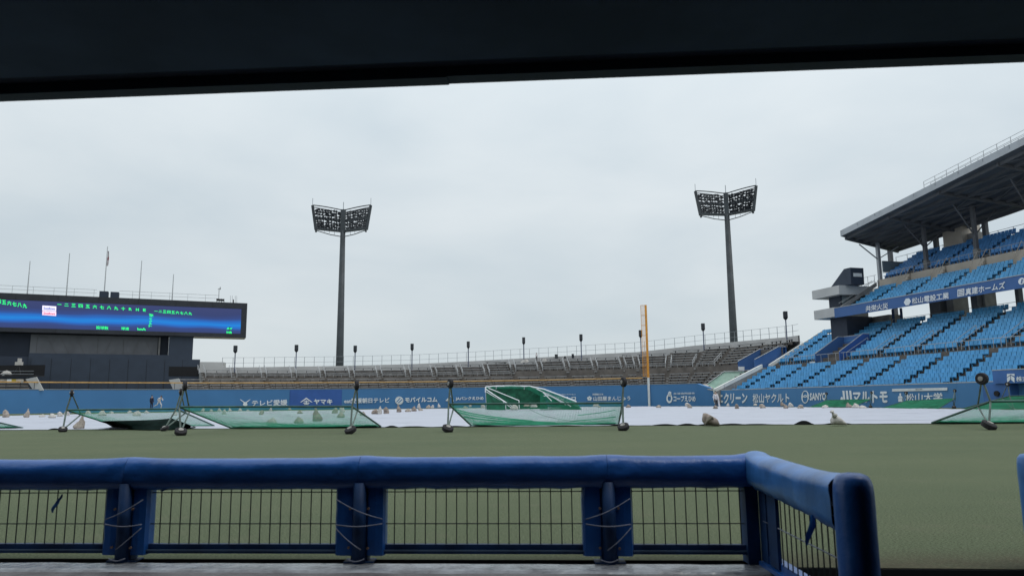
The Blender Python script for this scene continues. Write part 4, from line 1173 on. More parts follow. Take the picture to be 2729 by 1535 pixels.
    # left bleacher corner: terraces, camera platform
    t2 = thing('left_bleachers', PY(30, 1040, 100), 'short stretch of grey plank bleachers left of the dark backdrop', 'stand')
    for k in range(5):
        a = PY(-140, 1038-6*k, 99+.9*k); b = PY(76+6*k*.5-4*k, 1038-5.2*k, 103+.9*k); b.z = a.z = 3.3+.42*k
        m = MB(); m.bar(a, b, .35, .05); m.build('bench', 'bench_wood', t2)
        m = MB(); m.bar(a+Vector((0, .2, -.3)), b+Vector((0, .2, -.3)), .5, .3); m.build('terrace', 'concrete_wet', t2)
    zc = PY(40, 1004, 104).z
    t3 = thing('camera_platform', PY(40, 1004, 104), 'dark raised camera platform with railing at the left edge', 'platform')
    m = MB(); a = PY(-120, 1004, 104); b = PY(88, 1004, 104); m.frame_box(a, Vector((b.x-a.x, 0, 0)), (0, 2.5, 0), (0, 0, .15)); m.build('deck', 'bench_dark', t3)
    m = MB(); m.frame_box(a+Vector((0, 2.4, .16)), Vector((b.x-a.x, 0, 0)), (0, .1, 0), (0, 0, 1.5)); m.build('back_panel', 'tarp_black', t3)
    m = MB()
    for dz in (.4, .8): m.bar(a+Vector((0, .05, dz)), b+Vector((0, .05, dz)), .05)
    m.build('railing', 'rail_grey', t3)
    def lump(u, v, wpx, hpx, Y, m_, name, lab, cat, seed=0):
        c = PY(u, v, Y); w = wpx*Y/FPX/2; h = hpx*Y/FPX; rows = []
        for j in range(7):
            f_ = j/6; row = []
            for i in range(12):
                a_ = 2*math.pi*i/12; rr = w*math.cos(f_*math.pi/2)**.6*(1+.25*noise2(math.cos(a_)*2+seed, math.sin(a_)*2, f_*3)); rr = max(rr, .01)
                row.append(c + Vector((rr*math.cos(a_), rr*.6*math.sin(a_), h*f_)))
            rows.append(row)
        m = MB(); m.grid(rows, close=True); m.add(rows[0], [tuple(range(12))]); return tag(m.build(name, m_, origin=c, smooth=True), lab, cat)
    lump(17, 998, 28, 11, 104.5, 'bag_white', 'covered_equipment', 'white plastic-covered equipment lying on the camera platform', 'covered equipment', 1)
    lump(9, 1003, 11, 5, 104.2, 'white_paint', 'small_box', 'little white case in front of the covered equipment', 'case', 2)
    t4 = thing('broadcast_camera', PY(50, 998, 104.6), 'broadcast camera on tripod under a pale rain cover on the platform', 'camera')
    m = MB()
    hp = PY(51, 973, 104.6)
    for dx, dy in ((-.5, -.3), (.5, -.3), (0, .5)): m.bar(hp, hp+Vector((dx, dy, -1.3)), .06)
    m.build('tripod', 'bench_dark', t4)
    m = MB(); m.box(hp.x-.45, hp.x+.4, hp.y-.25, hp.y+.25, hp.z, hp.z+.45); m.box(hp.x-.15, hp.x+.2, hp.y-.2, hp.y+.2, hp.z+.45, hp.z+.95); m.build('rain_cover', 'bag_white', t4)
    for k, (u, w, mt) in enumerate(((6, 22, 'banner'), (24, 12, 'white_paint'), (36, 12, 'banner_yellow'), (52, 20, 'banner'))):
        P = PY(u-w/2, 1019, 99.6); Q = PY(u+w/2, 1019, 99.6); Q.z = P.z
        m = MB(); m.frame_box(P, Q-P, (0, .04, 0), (0, 0, .42)); lab = ['cream banner cloth at the left edge above the wall', 'short white banner cloth beside the yellow one', 'small yellow and black banner cloth above the wall', 'cream banner cloth next to the pale stair screen'][k]
        tag(m.build('banner', mt, origin=P), lab, 'banner', 'banners over the left part of the wall')
scoreboard()

# ------------------------------------------------------------------ foul pole
def foul_pole():
    b = Vector((19.95, 110.2, 0)); top = PV(1711.5, 813, b, Vector((1, 0, 0)))
    th = thing('foul_pole', b, 'tall foul pole, white below and orange above with a side mesh strip', 'foul pole')
    zm = PV(1727, 1006, b, Vector((1, 0, 0))).z; zt = top.z
    m = MB(); m.tube([b, b+Vector((0, 0, zm))], .17, 12); m.build('lower_pole', 'white_paint', th)
    m = MB(); m.tube([b+Vector((0, 0, zm+.002)), b+Vector((0, 0, zt))], .17, 12); m.build('upper_pole', 'orange_paint', th)
    m = MB()
    k = 0; z = zm+.2
    x0 = b.x-.75
    m.bar((x0, b.y, zm+.2), (x0, b.y, zt-.05), .05)
    while z < zt: m.bar((x0, b.y, z), (b.x-.17, b.y, z), .06); z += (zt-zm-.25)/7.0
    m.build('mesh_frame', 'orange_paint', th)
    w = MB()
    for i in range(1, 12):
        x = x0 + .58*i/12; w.bar((x, b.y, zm+.2), (x, b.y, zt-.05), .012)
    w.build('mesh', 'orange_paint', th)
foul_pole()

# ------------------------------------------------------------------ floodlight towers
def tower(u_base, v_base, u_top, v_top, Y, rot, label, bw):
    b = PY(u_base, v_base, Y); b.z = 0
    t = PY(u_top, v_top, Y); 
    th = thing('floodlight_tower', b, label, 'floodlight tower', 'floodlight towers behind the bleachers')
    zt = t.z; top = Vector((b.x, b.y, zt))
    vt = PY(u_base, v_base, Y).z
    m = MB(); m.tube([b, Vector((b.x, b.y, vt)), top], [bw*1.1, bw, bw*.66], 20); m.build('mast', 'tower_steel', th, smooth=True)
    c = Vector((b.x, b.y, zt)); cr_, sr_ = math.cos(rot), math.sin(rot)
    def lp(x, y, z): return c + Vector((x*cr_-y*sr_, x*sr_+y*cr_, z))
    H = 4.35
    m = MB(); m.frame_box(lp(-.42, -.42, -.3), lp(.84, 0, 0)-lp(0, 0, 0), lp(0, .84, 0)-lp(0, 0, 0), (0, 0, H)); m.build('centre_post', 'tower_steel', th)
    m = MB(); m.bar(lp(0, 0, H-.3), lp(0, 0, H+1.2), .1); m.build('lightning_rod', 'rail_grey', th)
    for sg in (-1, 1):
        to = lp(sg*5.35, -1.6, H+.02); bo = lp(sg*4.65, -1.5, -.12)
        m = MB(); m.bar(to+Vector((0, 0, .1)), bo, .42, .5); m.build('end_post', 'tower_steel', th)
        m = MB(); m.bar(to, to+Vector((0, 0, 1.5)), .07); m.build('lightning_rod', 'rail_grey', th)
        m = MB(); m.bar(lp(sg*4.55, -1.75, -.2), lp(sg*4.55, -1.75, -.6), .3); m.build('bracket', 'tower_steel', th)
        def wp(s, f):
            """point on the wing: s 0 centre .. 1 outer, f 0 bottom .. 1 top"""
            a = lp(sg*.4, 0, f*(H-.6)+.0); e = bo.lerp(to, .06+f*.86); q_ = a.lerp(e, s); return q_
        # arched tubes above and below
        m = MB(); m.tube([wp(s, 1.02)+Vector((0, 0, .22+.25*math.sin(s*1.9))) for s in np.linspace(0, 1, 7)], .10, 6); m.build('top_arch', 'tower_steel', th)
        m = MB(); m.tube([lp(sg*.3, 0, -1.05), lp(sg*2.2, -.85, -.85), lp(sg*4.4, -1.7, -.3)], .08, 6)
        for s in (.25, .45, .65, .85): q_ = wp(s, 0); m.bar(q_, q_+Vector((0, 0, -.9*(1-s)-.15)), .05)
        m.build('lower_arch', 'tower_steel', th)
        for f in (0, .17, .34, .52, .69, .86):
            m = MB(); a = wp(0, f); e = wp(1, f); m.bar(a, e, .5 if f == 0 else (.28 if f in (.52,) else .14), .42 if f == 0 else (.42 if f == .52 else .13)); m.build('crossbar', 'tower_steel', th)
        lm = MB(); rnd = random.Random(5+sg)
        for f in (.03, .13, .25, .36, .47, .60, .72, .83, .94):
            for k in range(9):
                s = .08 + .102*k; q_ = wp(s, f) + Vector((rnd.uniform(-.08, .08), 0, rnd.uniform(-.12, .12)))
                d = Vector((-q_.x*.3-sg*.2, -1, -.55)).normalized()
                lm.tube([q_-d*.22, q_+d*.10, q_+d*.22], [.10, .24, .28], 8)
                if k % 2 == 0: lm.bar(q_, q_+Vector((.25, 0, .22)), .08)
        o = lm.build('lamp', 'lamp_dark', th); o['kind'] = 'stuff'
        m = MB()
        for s in (.18, .34, .5, .66, .82): m.bar(wp(s, 0), wp(s, .98), .10)
        m.bar(wp(.0, .94), wp(.5, 1.0), .12); m.bar(wp(.5, 1.0), wp(1, 1.04), .12)
        m.build('upright', 'tower_steel', th)
tower(905, 973, 914, 616, 135, 0.03, 'left floodlight tower with dark V-shaped lamp rack on a thick grey mast', .69)
tower(1956, 912, 1934, 572, 133, -0.30, 'right floodlight tower whose dark lamp rack is turned slightly to the right', .69)

# ------------------------------------------------------------------ speaker poles
def speakers():
    data = [(623, 921, 'nearest the scoreboard building'), (786, 919, 'left of the left floodlight mast'), (943, 921, 'just right of the left floodlight mast'), (1095, 916, 'over the middle left bleachers'), (1245, 910, 'above the batting cage left end'), (1393, 899, 'just left of the man on the bleachers'), (1546, 891, 'right of the two small bins'), (1705, 880, 'touching the foul pole in view'), (1872, 862, 'left of the right floodlight mast'), (2092, 830, 'closest to the roofed grandstand')]
    src = None
    for k, (u, v, where) in enumerate(data):
        p = ray2poly(u+3, PTS_BACK, v+40); d = Vector((p.x, p.y, 0)).normalized(); p = p - d*.7
        zt = PV(u, v, p, Vector((1, 0, 0))).z
        i = min(range(len(PAR)), key=lambda j: abs(PAR[j][0]-u)); zb = PAR[i][2]-1.25
        h = zt-zb
        th = thing('speaker_pole', p+Vector((0, 0, zb)), 'slim pole topped by a black speaker box, ' + where, 'speaker pole', 'speaker poles along the back of the bleachers')
        m = MB(); m.tube([p+Vector((0, 0, zb)), p+Vector((0, 0, zt-1.1))], .085, 8); m.build('pole', 'pole_blue', th)
        m = MB(); c = p+Vector((0, 0, zt)); hw = .25
        m.frame_box(c+Vector((-hw, -.25, -.95)), (2*hw, 0, 0), (0, .5, 0), (0, 0, .95))
        m.add([c+Vector(q_) for q_ in ((-hw, -.25, -.96), (hw, -.25, -.96), (hw, .25, -.96), (-hw, .25, -.96), (-.1, -.1, -1.22), (.1, -.1, -1.22), (.1, .1, -1.22), (-.1, .1, -1.22))], [(0, 1, 5, 4), (1, 2, 6, 5), (2, 3, 7, 6), (3, 0, 4, 7), (4, 5, 6, 7)])
        m.build('speaker_box', 'speaker_black', th)
        m = MB(); m.frame_box(c+Vector((-hw+.05, -.27, -.88)), (2*hw-.1, 0, 0), (0, .018, 0), (0, 0, .8)); m.build('grille', 'lamp_dark', th)
speakers()
def top_items():
    for (u, v, w, h, lab, mt) in ((1483, 955, 8, 11, 'grey-blue bin standing on the top step of the bleachers', 'tower_steel'), (1527, 954, 5.5, 11, 'slim dark box at the bleacher top beside a speaker pole', 'speaker_black'), (1506, 956, 4, 7, 'small dark chair-sized object between bin and slim box', 'bench_dark')):
        p = ray2poly(u, PTS_BACK, v); d = Vector((p.x, p.y, 0)).normalized(); p = p - d*.9
        a = PV(u-w/2, v, p, Vector((1, 0, 0))); b = PV(u+w/2, v, p, Vector((1, 0, 0))); zt = PV(u, v-h, p, Vector((1, 0, 0))).z
        th = thing('storage_bin', a, lab, 'bin')
        m = MB(); m.frame_box(a, (b.x-a.x, 0, 0), (0, .5, 0), (0, 0, (zt-a.z)*.9)); m.build('body', mt, th)
        m = MB(); m.frame_box(a+Vector((-.03, -.03, (zt-a.z)*.9+.003)), (b.x-a.x+.06, 0, 0), (0, .56, 0), (0, 0, (zt-a.z)*.1)); m.build('lid', mt, th)
top_items()

# ------------------------------------------------------------------ sandbags
BAGS = {}
def bag_mesh(seed, m_):
    """a tied sack: a slumped lump with a gathered neck; unit width 1, height 1"""
    rows = []; rnd = random.Random(seed)
    lean = rnd.uniform(-.22, .22); fl = rnd.uniform(.6, 1.0); neck = rnd.uniform(.55, .8)
    nj, ni = 13, 18
    for j in range(nj):
        f = j/(nj-1); row = []
        if f < neck: r = .5*(1-.35*(f/neck)**2.2)*(.88+.12*min(1, f*8))
        else:
            g_ = (f-neck)/(1-neck); r = .5*.65*(1-g_)**1.3 + .06 + .07*max(0, g_-.5)
        for i in range(ni):
            a = 2*math.pi*i/ni
            n_ = noise2(math.cos(a)*1.3+seed*3.1, math.sin(a)*1.3, f*2.2+seed) + .5*noise2(math.cos(a)*4+seed, math.sin(a)*4, f*5)
            rr = r*(1+.30*n_)
            row.append((rr*math.cos(a)+lean*f*f, rr*.75*math.sin(a), f*(1+.12*n_)))
        rows.append(row)
    m = MB(); m.grid(rows, close=True); m.add(rows[0], [tuple(range(ni))]); m.add(rows[-1], [tuple(range(ni))])
    return free_mesh(m, 'sandbag', m_, smooth=True)
for s in range(6):
    for c in ('bag_white', 'bag_tan', 'bag_brown'): BAGS[(s, c)] = bag_mesh(s+1, c)
def bag(u, vb, w, h, m_, lab, s, D=None, mirror=1):
    """u centre, vb base row, size in photo pixels"""
    hz = 1069 - (u-UC)*.0105
    if D is None:
        D = EYE*.82*FPX/max(vb-hz, 1)
        D = min(max(D, 24), 92)
    p = PY(u, vb, D)
    o = bpy.data.objects.new('sandbag', BAGS[(s, m_)]); COL.objects.link(o); o.location = p
    k = D/FPX; o.scale = (w*k*mirror, min(w*k, .9), h*k); o.rotation_euler = (0, 0, random.uniform(-.3, .3))
    tag(o, lab, 'sandbag', 'sandbags weighing down the white tarpaulin')
B_ = [ # u, base v, w, h, colour, label, shape, depth
 (15, 1112, 16, 20, 'bag_tan', 'pointed sandbag at the far left edge of the tarpaulin', 0),
 (71, 1112, 15, 22, 'bag_tan', 'upright tied sandbag, second from the left edge', 1),
 (112, 1111, 17, 7, 'bag_white', 'flat pinkish sandbag lying between the second and the twin bags', 2),
 (139, 1113, 19, 11, 'bag_white', 'wide flat white sandbag left of a peaked one', 3),
 (159, 1109, 15, 12, 'bag_white', 'rounded white sandbag directly left of the peaked white one', 4),
 (178, 1107, 15, 16, 'bag_white', 'peaked white sandbag just left of the leftmost net frame', 5),
 (272, 1108, 18, 15, 'bag_white', 'lumpy sandbag seen through the left net, its leftmost big one', 3),
 (235, 1104, 14, 10, 'bag_white', 'small sandbag at the upper left corner of the left net', 2),
 (297, 1103, 13, 7, 'bag_white', 'small low sandbag right of the lumpy bag behind left net', 4),
 (344, 1102, 13, 8, 'bag_white', 'small pale sandbag in the middle behind the left net', 0),
 (364, 1108, 22, 13, 'bag_white', 'big flopped sandbag centred behind the left net', 2),
 (391, 1102, 12, 8, 'bag_white', 'little sandbag left of the standing dark figure', 5),
 (466, 1107, 14, 10, 'bag_white', 'round sandbag behind the right end of the left net', 1),
 (540, 1096, 10, 8, 'bag_white', 'first little sandbag inside the second net', 0),
 (563, 1096, 8, 6, 'bag_white', 'tiny sandbag second inside the second net', 2),
 (585, 1097, 10, 9, 'bag_white', 'peaked little sandbag third inside the second net', 5),
 (597, 1104, 11, 13, 'bag_white', 'sandbag with a dragging cord inside the second net', 4),
 (613, 1096, 9, 9, 'bag_white', 'bright pointed sandbag behind the second net', 1),
 (640, 1096, 10, 8, 'bag_white', 'pale sandbag between the bright pointed one and a faint one', 3),
 (661, 1096, 9, 5, 'bag_white', 'faint flat sandbag left of the mid-size peaked one', 2),
 (696, 1105, 13, 12, 'bag_tan', 'mid-size peaked sandbag left of centre behind the second net', 0),
 (721, 1096, 9, 9, 'bag_white', 'white topped sandbag under the TV station name', 4),
 (772, 1093, 9, 7, 'bag_tan', 'small tan sandbag under the dark blue panel left edge', 5),
 (799, 1102, 14, 9, 'bag_tan', 'low tan sandbag above the two big bags in the second net', 3),
 (723, 1133, 30, 20, 'bag_white', 'large open white sandbag low in the second net', 2, 31.5),
 (797, 1128, 25, 16, 'bag_tan', 'large squat sandbag at the centre of the second net', 3, 33),
 (845, 1122, 26, 33, 'bag_brown', 'tall brown sandbag bent over behind the second net', 1, 36),
 (893, 1101, 17, 14, 'bag_tan', 'tan sandbag leaning against a white-topped pair', 4),
 (909, 1113, 20, 14, 'bag_tan', 'squat bag below the upright one in the pair by the net', 3),
 (912, 1100, 14, 18, 'bag_white', 'upright white sandbag sitting above the squat one', 0, 48),
 (966, 1107, 17, 10, 'bag_tan', 'flat sandbag just right of the second net post', 2),
 (1000, 1103, 20, 13, 'bag_brown', 'reddish brown sandbag first in the open right of the second net', 3),
 (1012, 1103, 11, 20, 'bag_white', 'thin white tied sandbag leaning on the reddish one', 5),
 (1029, 1102, 16, 17, 'bag_brown', 'blocky brown upright sandbag right of the white tied one', 4),
 (1063, 1098, 13, 20, 'bag_brown', 'dark sandbag below the round logo', 1),
 (1087, 1097, 16, 8, 'bag_tan', 'low spread sandbag right of the one below the logo', 2),
 (1103, 1096, 13, 13, 'bag_brown', 'boxy sandbag in the middle of the open row', 3),
 (1116, 1087, 9, 12, 'bag_white', 'narrow white sandbag standing behind the boxy one', 5),
 (1121, 1095, 13, 8, 'bag_tan', 'small low tan sandbag at the end of the open cluster', 0),
 (1142, 1088, 13, 9, 'bag_tan', 'tan half of the pair near the centre net left', 3),
 (1153, 1087, 9, 8, 'bag_white', 'white half of the pair near the centre net left', 4),
 (1170, 1085, 8, 10, 'bag_white', 'single narrow white sandbag left of the centre net post', 1),
 (1241, 1089, 14, 7, 'bag_tan', 'flat sandbag behind the left corner of the centre net', 2),
 (1253, 1084, 8, 9, 'bag_white', 'small upright sandbag between the centre net corner and the cage', 0),
 (1287, 1086, 13, 8, 'bag_white', 'white sandbag touching the left side of the batting cage', 4),
 (1588, 1083, 15, 10, 'bag_white', 'white sandbag below the bun shop name', 5),
 (1598, 1086, 10, 5, 'bag_tan', 'flat tan sandbag touching the white one below the bun shop name', 2),
 (1675, 1087, 13, 9, 'bag_brown', 'brown sandbag between the centre net and the foul pole', 3),
 (1755, 1087, 14, 8, 'bag_tan', 'low sandbag just right of the foul pole', 2),
 (1832, 1083, 14, 10, 'bag_white', 'white sandbag behind a tan one under the co-op sign', 4),
 (1838, 1088, 13, 12, 'bag_tan', 'tan sandbag in front of the white one under the co-op sign', 0),
 (1907, 1089, 12, 9, 'bag_brown', 'brown sandbag at the feet of the man by the wall', 3),
 (1940, 1082, 7, 8, 'bag_white', 'tiny white sandbag under the first katakana name', 5),
 (1964, 1089, 12, 13, 'bag_brown', 'brown upright sandbag under the gap between two names', 4),
 (2013, 1081, 10, 6, 'bag_white', 'small white sandbag left of the pale lump under the second name', 2),
 (2033, 1088, 18, 12, 'bag_tan', 'pale tan lump sandbag under the second katakana name', 0),
 (2086, 1082, 14, 12, 'bag_brown', 'brownish sandbag behind the pair right of the pale lump', 1),
 (2094, 1088, 13, 9, 'bag_brown', 'brown low sandbag in front of the pair', 3),
 (2107, 1083, 14, 10, 'bag_white', 'pinkish peaked sandbag right of the brown pair', 5),
 (2134, 1088, 17, 10, 'bag_tan', 'tan sandbag by the left tip of the far green net', 4),
 (2199, 1087, 17, 8, 'bag_white', 'oval white sandbag in front of the far green net', 2),
 (2263, 1086, 17, 13, 'bag_brown', 'leaning brown sandbag between the two far green nets', 1),
 (2281, 1087, 18, 12, 'bag_white', 'round white sandbag right of the leaning brown one', 3),
 (2300, 1088, 20, 8, 'bag_white', 'long white sandbag tapering to the right between far nets', 2),
 (1371, 1092, 20, 15, 'bag_white', 'white sandbag at the crossing of the cage tubes', 3, 60),
 (1404, 1083, 16, 8, 'bag_tan', 'tan sandbag inside the batting cage', 0, 60),
 (1422, 1085, 20, 10, 'bag_white', 'white sandbag right of the tan one inside the cage', 4, 60),
 (212, 1143, 28, 32, 'bag_tan', 'big tan sandbag leaning right behind the left frame wheel', 1, 30.5),
]
random.seed(11)
for b in B_:
    bag(*b[:5], b[5], b[6], b[7] if len(b) > 7 else None, mirror=random.choice((-1, 1)))

# two large bags on the near edge get their own shapes
def big_bag(name, prof_pts, Y, depth, m_, lab, folds):
    """a slumped sack from a side outline: cross-sections along x"""
    n = len(prof_pts); rows = []
    base = PZ(prof_pts[0][0], 1134, 0)
    for k, (u, vt, vb) in enumerate(prof_pts):
        T = PY(u, vt, Y); Bm = PY(u, vb, Y); hw = depth*math.sin(math.pi*(k+.35)/(n-.3))**.6
        row = []
        for i in range(14):
            a = 2*math.pi*i/14; c = (T+Bm)/2; h = (T.z-Bm.z)/2
            nn = 1+.14*noise2(k*.8, math.cos(a)*1.7+folds, math.sin(a)*1.7)
            row.append(Vector((c.x, Y + hw*math.cos(a)*nn, c.z + h*math.sin(a)*(nn if abs(math.sin(a)) < .9 else 1))))
        rows.append(row)
    m = MB(); m.grid(rows, close=True); m.add(rows[0], [tuple(range(14))]); m.add(rows[-1], [tuple(range(14))])
    th = thing(name, Vector((base.x, Y, 0)), lab, 'sandbag', 'sandbags weighing down the white tarpaulin')
    o = m.build('sack', m_, th, smooth=True)
    return th
t = big_bag('sandbag', [(1872, 1114, 1124), (1875, 1101, 1128), (1880, 1100, 1130), (1885, 1101.5, 1131), (1892, 1105, 1133), (1899, 1109, 1134.5), (1906, 1113, 1135), (1911, 1117, 1135), (1915, 1125, 1134.5), (1918, 1131, 1134)], 26.9, .24, 'bag_brown', 'large brown sandbag with folded flap on the near edge of the tarpaulin', 1)
m = MB(); rows = []
for k in range(7):
    f = k/6; a = PY(1877+24*f, 1128-20*math.sin(f*2.4)-2*f, 26.62); rows.append([a+Vector((0, -.05*math.sin(math.pi*f), 0)), a+Vector((.02, .02-.10*math.sin(math.pi*f), -.05-.05*math.sin(math.pi*f))), a+Vector((.03, .10, -.10))])
m.grid(rows); m.build('flap', 'bag_tan', t, smooth=True)
t = big_bag('sandbag', [(2215, 1121, 1128), (2217, 1114, 1130), (2222, 1105, 1131), (2228, 1105, 1131.5), (2236, 1110, 1132), (2243, 1117, 1132), (2250, 1123, 1132), (2256, 1130, 1132)], 25.9, .22, 'bag_white', 'large white tied sandbag near the right end of the tarpaulin edge', 5)
m = MB()
m.tube([PY(2225, 1108, 25.75), PY(2221, 1103, 25.72), PY(2219, 1099, 25.72), PY(2217, 1096, 25.7)], [.10, .055, .035, .075], 9)
m.build('tied_neck', 'bag_white', t, smooth=True)

# ------------------------------------------------------------------ wheeled net frames lying on their backs
def wheel(parent, c, axis, r=.17, w=.11):
    ax = Vector(axis).normalized()
    m = MB(); n = 16
    m.tube([c-ax*w/2, c-ax*w*.36, c+ax*w*.36, c+ax*w/2], [r*.84, r, r, r*.84], n); o = m.build('wheel', 'rubber', parent, smooth=False)
    h = MB(); h.tube([c-ax*(w/2+.025), c+ax*(w/2+.025)], r*.42, 10); h.build('hub', 'wheel_hub', o)
    return o
def lat(P0, P1, Q0, Q1, s, t, sag=0.0, sw=0.0, seed=0):
    p = P0.lerp(P1, s).lerp(Q0.lerp(Q1, s), t)
    n_ = (P1-P0).cross(Q0-P0).normalized()
    if n_.z > 0: n_ = -n_
    k = math.sin(math.pi*s)**.6*math.sin(math.pi*min(1, t))**.8
    return p + n_*sag*k + Vector((0, 0, 1))*sw*noise2(s*5+seed, t*3)*k
def net_frame(P0, P1, Q0, Q1, label, cell=.06, thr=.0042, sag=.12, netmat='net_green', hem=True, wheels=(True, True), wr=.17, hi=.66, lean=0.0, rr=.032, lowdx=(0.0, -.05)):
    """P0-P1 raised rail, Q0-Q1 rail lying on the ground"""
    th = thing('net_frame', (P0+P1+Q0+Q1)/4*1.0, label, 'net frame', 'wheeled practice net frames laid on the tarpaulin')
    X = (P1-P0).normalized(); back = (Q0-P0); back.z = 0; bl = back.length; back = back.normalized()
    for a, b, nm in ((P0, P1, 'raised_rail'), (Q0, Q1, 'ground_rail'), (P0, Q0, 'side_rail'), (P1, Q1, 'side_rail')):
        m = MB(); m.tube([a, b], rr, 8); m.build(nm, 'frame_green', th)
    # net of knotted cords
    W_ = (P1-P0).length; H_ = (Q0-P0).length
    net = MB(); nx = int(W_/cell); ny = int(H_/cell)
    def strand(pts):
        pv = None
        vs = []; 
        for p in pts:
            vs += [p + Vector((-thr/2, 0, -thr/2)), p + Vector((thr/2, 0, -thr/2)), p + Vector((0, thr*.3, thr/2))]
        fs = []
        for i in range(len(pts)-1):
            for k in range(3):
                k2 = (k+1) % 3; fs.append((i*3+k, i*3+k2, (i+1)*3+k2, (i+1)*3+k))
        net.add(vs, fs)
    for i in range(1, nx):
        s = i/nx; strand([lat(P0, P1, Q0, Q1, s, t_, sag, .03) for t_ in np.linspace(0, 1, 11)])
    for j in range(1, ny):
        t_ = j/ny; strand([lat(P0, P1, Q0, Q1, s, t_, sag, .03)+Vector((0, 0, .0)) for s in np.linspace(0, 1, 15)])
    net.build('net', netmat, th, recalc=False)
    if hem:   # bunched cloth gathered along the ground rail
        m = MB(); rows = []
        for j in range(4):
            rows.append([lat(P0, P1, Q0, Q1, s, 1-.022*j-.006*math.sin(s*40+j), sag*.5)+Vector((0, -.01*j, .03+.015*math.sin(s*90+j*2))) for s in np.linspace(.02, .98, 60)])
        m.grid(rows); m.build('gathered_hem', 'cloth_green', th)
    # A-frames with wheels: one wheel on the ground, its twin in the air
    for (P, sg, on) in ((P0, -1, wheels[0]), (P1, 1, wheels[1])):
        if not on: continue
        o = P + X*sg*.10 - back*.05
        low = Vector((P.x + (lowdx[0] if sg < 0 else lowdx[1]), o.y - back.y*.25, wr*.62)); high = Vector((P.x + lean + X.x*sg*.0, P.y + back.y*.05, P.z+hi))
        att = P + (Q0-P0).normalized()*.9 if sg < 0 else P + (Q1-P1).normalized()*.9
        for a, b in ((low, P), (low, att), (high, P), (high, att)):
            m = MB(); m.tube([a, b], .026, 6); m.build('leg', 'frame_green' if b is P else 'frame_grey', th)
        m = MB(); m.tube([low, P, high], .03, 6); m.build('leg_post', 'frame_grey', th)
        wheel(th, low + Vector((0, 0, .01)), Vector((.30*sg*-1, -.42, .86)), wr*1.08, wr*.85)
        wheel(th, high, Vector((.9, .5 if sg < 0 else .3, 0)), wr*.92, wr*.7)
    return th
V = Vector
# coordinates measured on the ground
net_frame(V((-10.62, 23.9, .88)), V((-5.08, 23.7, .84)), V((-10.85, 29.0, .05)), V((-5.1, 29.0, .05)), 'second net frame from the left, wide with sandbags showing through its net', lean=.12, lowdx=(.22, .03))
net_frame(V((-2.08, 24.2, .88)), V((3.50, 24.0, .86)), V((-1.62, 28.9, .05)), V((4.00, 28.7, .05)), 'centre net frame with drooping fine net in front of the batting cage', cell=.055, lean=.05, sag=.2)
net_frame(V((-16.7, 28.1, .80)), V((-12.55, 28.0, .80)), V((-16.5, 31.6, .06)), V((-12.7, 32.0, .06)), 'left net frame with a black sheet under it, near the left edge', hem=False, lean=.12, wr=.14, hi=.62, lowdx=(.1, -.25))
net_frame(V((-26.5, 27.0, .82)), V((-20.6, 27.3, .82)), V((-26.8, 31.9, .05)), V((-20.75, 31.9, .05)), 'net frame cut off by the left edge, only a corner visible')
net_frame(V((13.9, 21.9, .80)), V((19.6, 21.6, .80)), V((14.75, 26.6, .05)), V((20.6, 26.3, .05)), 'large net frame on the right with a big wheel raised in the air', lean=-.15, wr=.19, hi=.66, rr=.038, lowdx=(-.30, 0))
# far ones on the right
net_frame(V((30.4, 46, .95)), V((36.4, 45.5, .95)), V((30.9, 52, .1)), V((37, 51.5, .1)), 'green net frame behind the large right one, at the right edge', netmat='net_green_deep', cell=.06, thr=.012, hi=.72, wr=.15, hem=False)
net_frame(V((31.4, 60, .66)), V((35.6, 60.5, .80)), V((27.1, 56, .08)), V((31.6, 56, .06)), 'green net frame lying below the white university name', netmat='net_green_deep', cell=.06, thr=.020, hi=.62, wr=.15, hem=False)
net_frame(V((29.2, 70, .74)), V((33.4, 70, .78)), V((25.1, 64, .16)), V((28.8, 64, .16)), 'distant green net frame under the bold katakana name', netmat='net_green_deep', cell=.06, thr=.024, hi=.60, wr=.15, hem=False)
# a slack cord and gathered folds in the centre net
def slack():
    th = bpy.data.objects['net_frame.001']
    def cv(pts, r, mt, nm):
        m = MB(); m.tube(pts, r, 5); m.build(nm, mt, th)
    cp = [PZ(u_, v_, .12) if False else PY(u_, v_, y_) for u_, v_, y_ in ((1405, 1086, 25.4), (1425, 1098, 26.2), (1452, 1108, 26.9), (1490, 1117, 27.6), (1530, 1122.5, 28.0), (1580, 1124, 28.2), (1640, 1120, 28.0))]
    cv(cp, .007, 'frame_grey', 'slack_cord')
    for (a, b, c_, r_) in (((1213, 1090), (1262, 1108), (1420, 1121), .016), ((1222, 1098), (1280, 1117), (1480, 1126), .018), ((1236, 1110), (1300, 1124), (1520, 1129), .02), ((1640, 1092), (1600, 1101), (1540, 1106), .010), ((1642, 1110), (1600, 1116), (1520, 1122), .012)):
        A_, B2, C2 = PY(*a, 26.0), PY(*b, 27.6), PY(*c_, 28.4)
        pts = [A_.lerp(B2, t_).lerp(B2.lerp(C2, t_), t_) for t_ in np.linspace(0, 1, 14)]
        m = MB(); m.grid([[p_ + V((0, 0, r_*1.2)) for p_ in pts], [p_ - V((0, .02, r_*1.2)) for p_ in pts]]); m.build('net_fold', 'net_green', th)
slack()

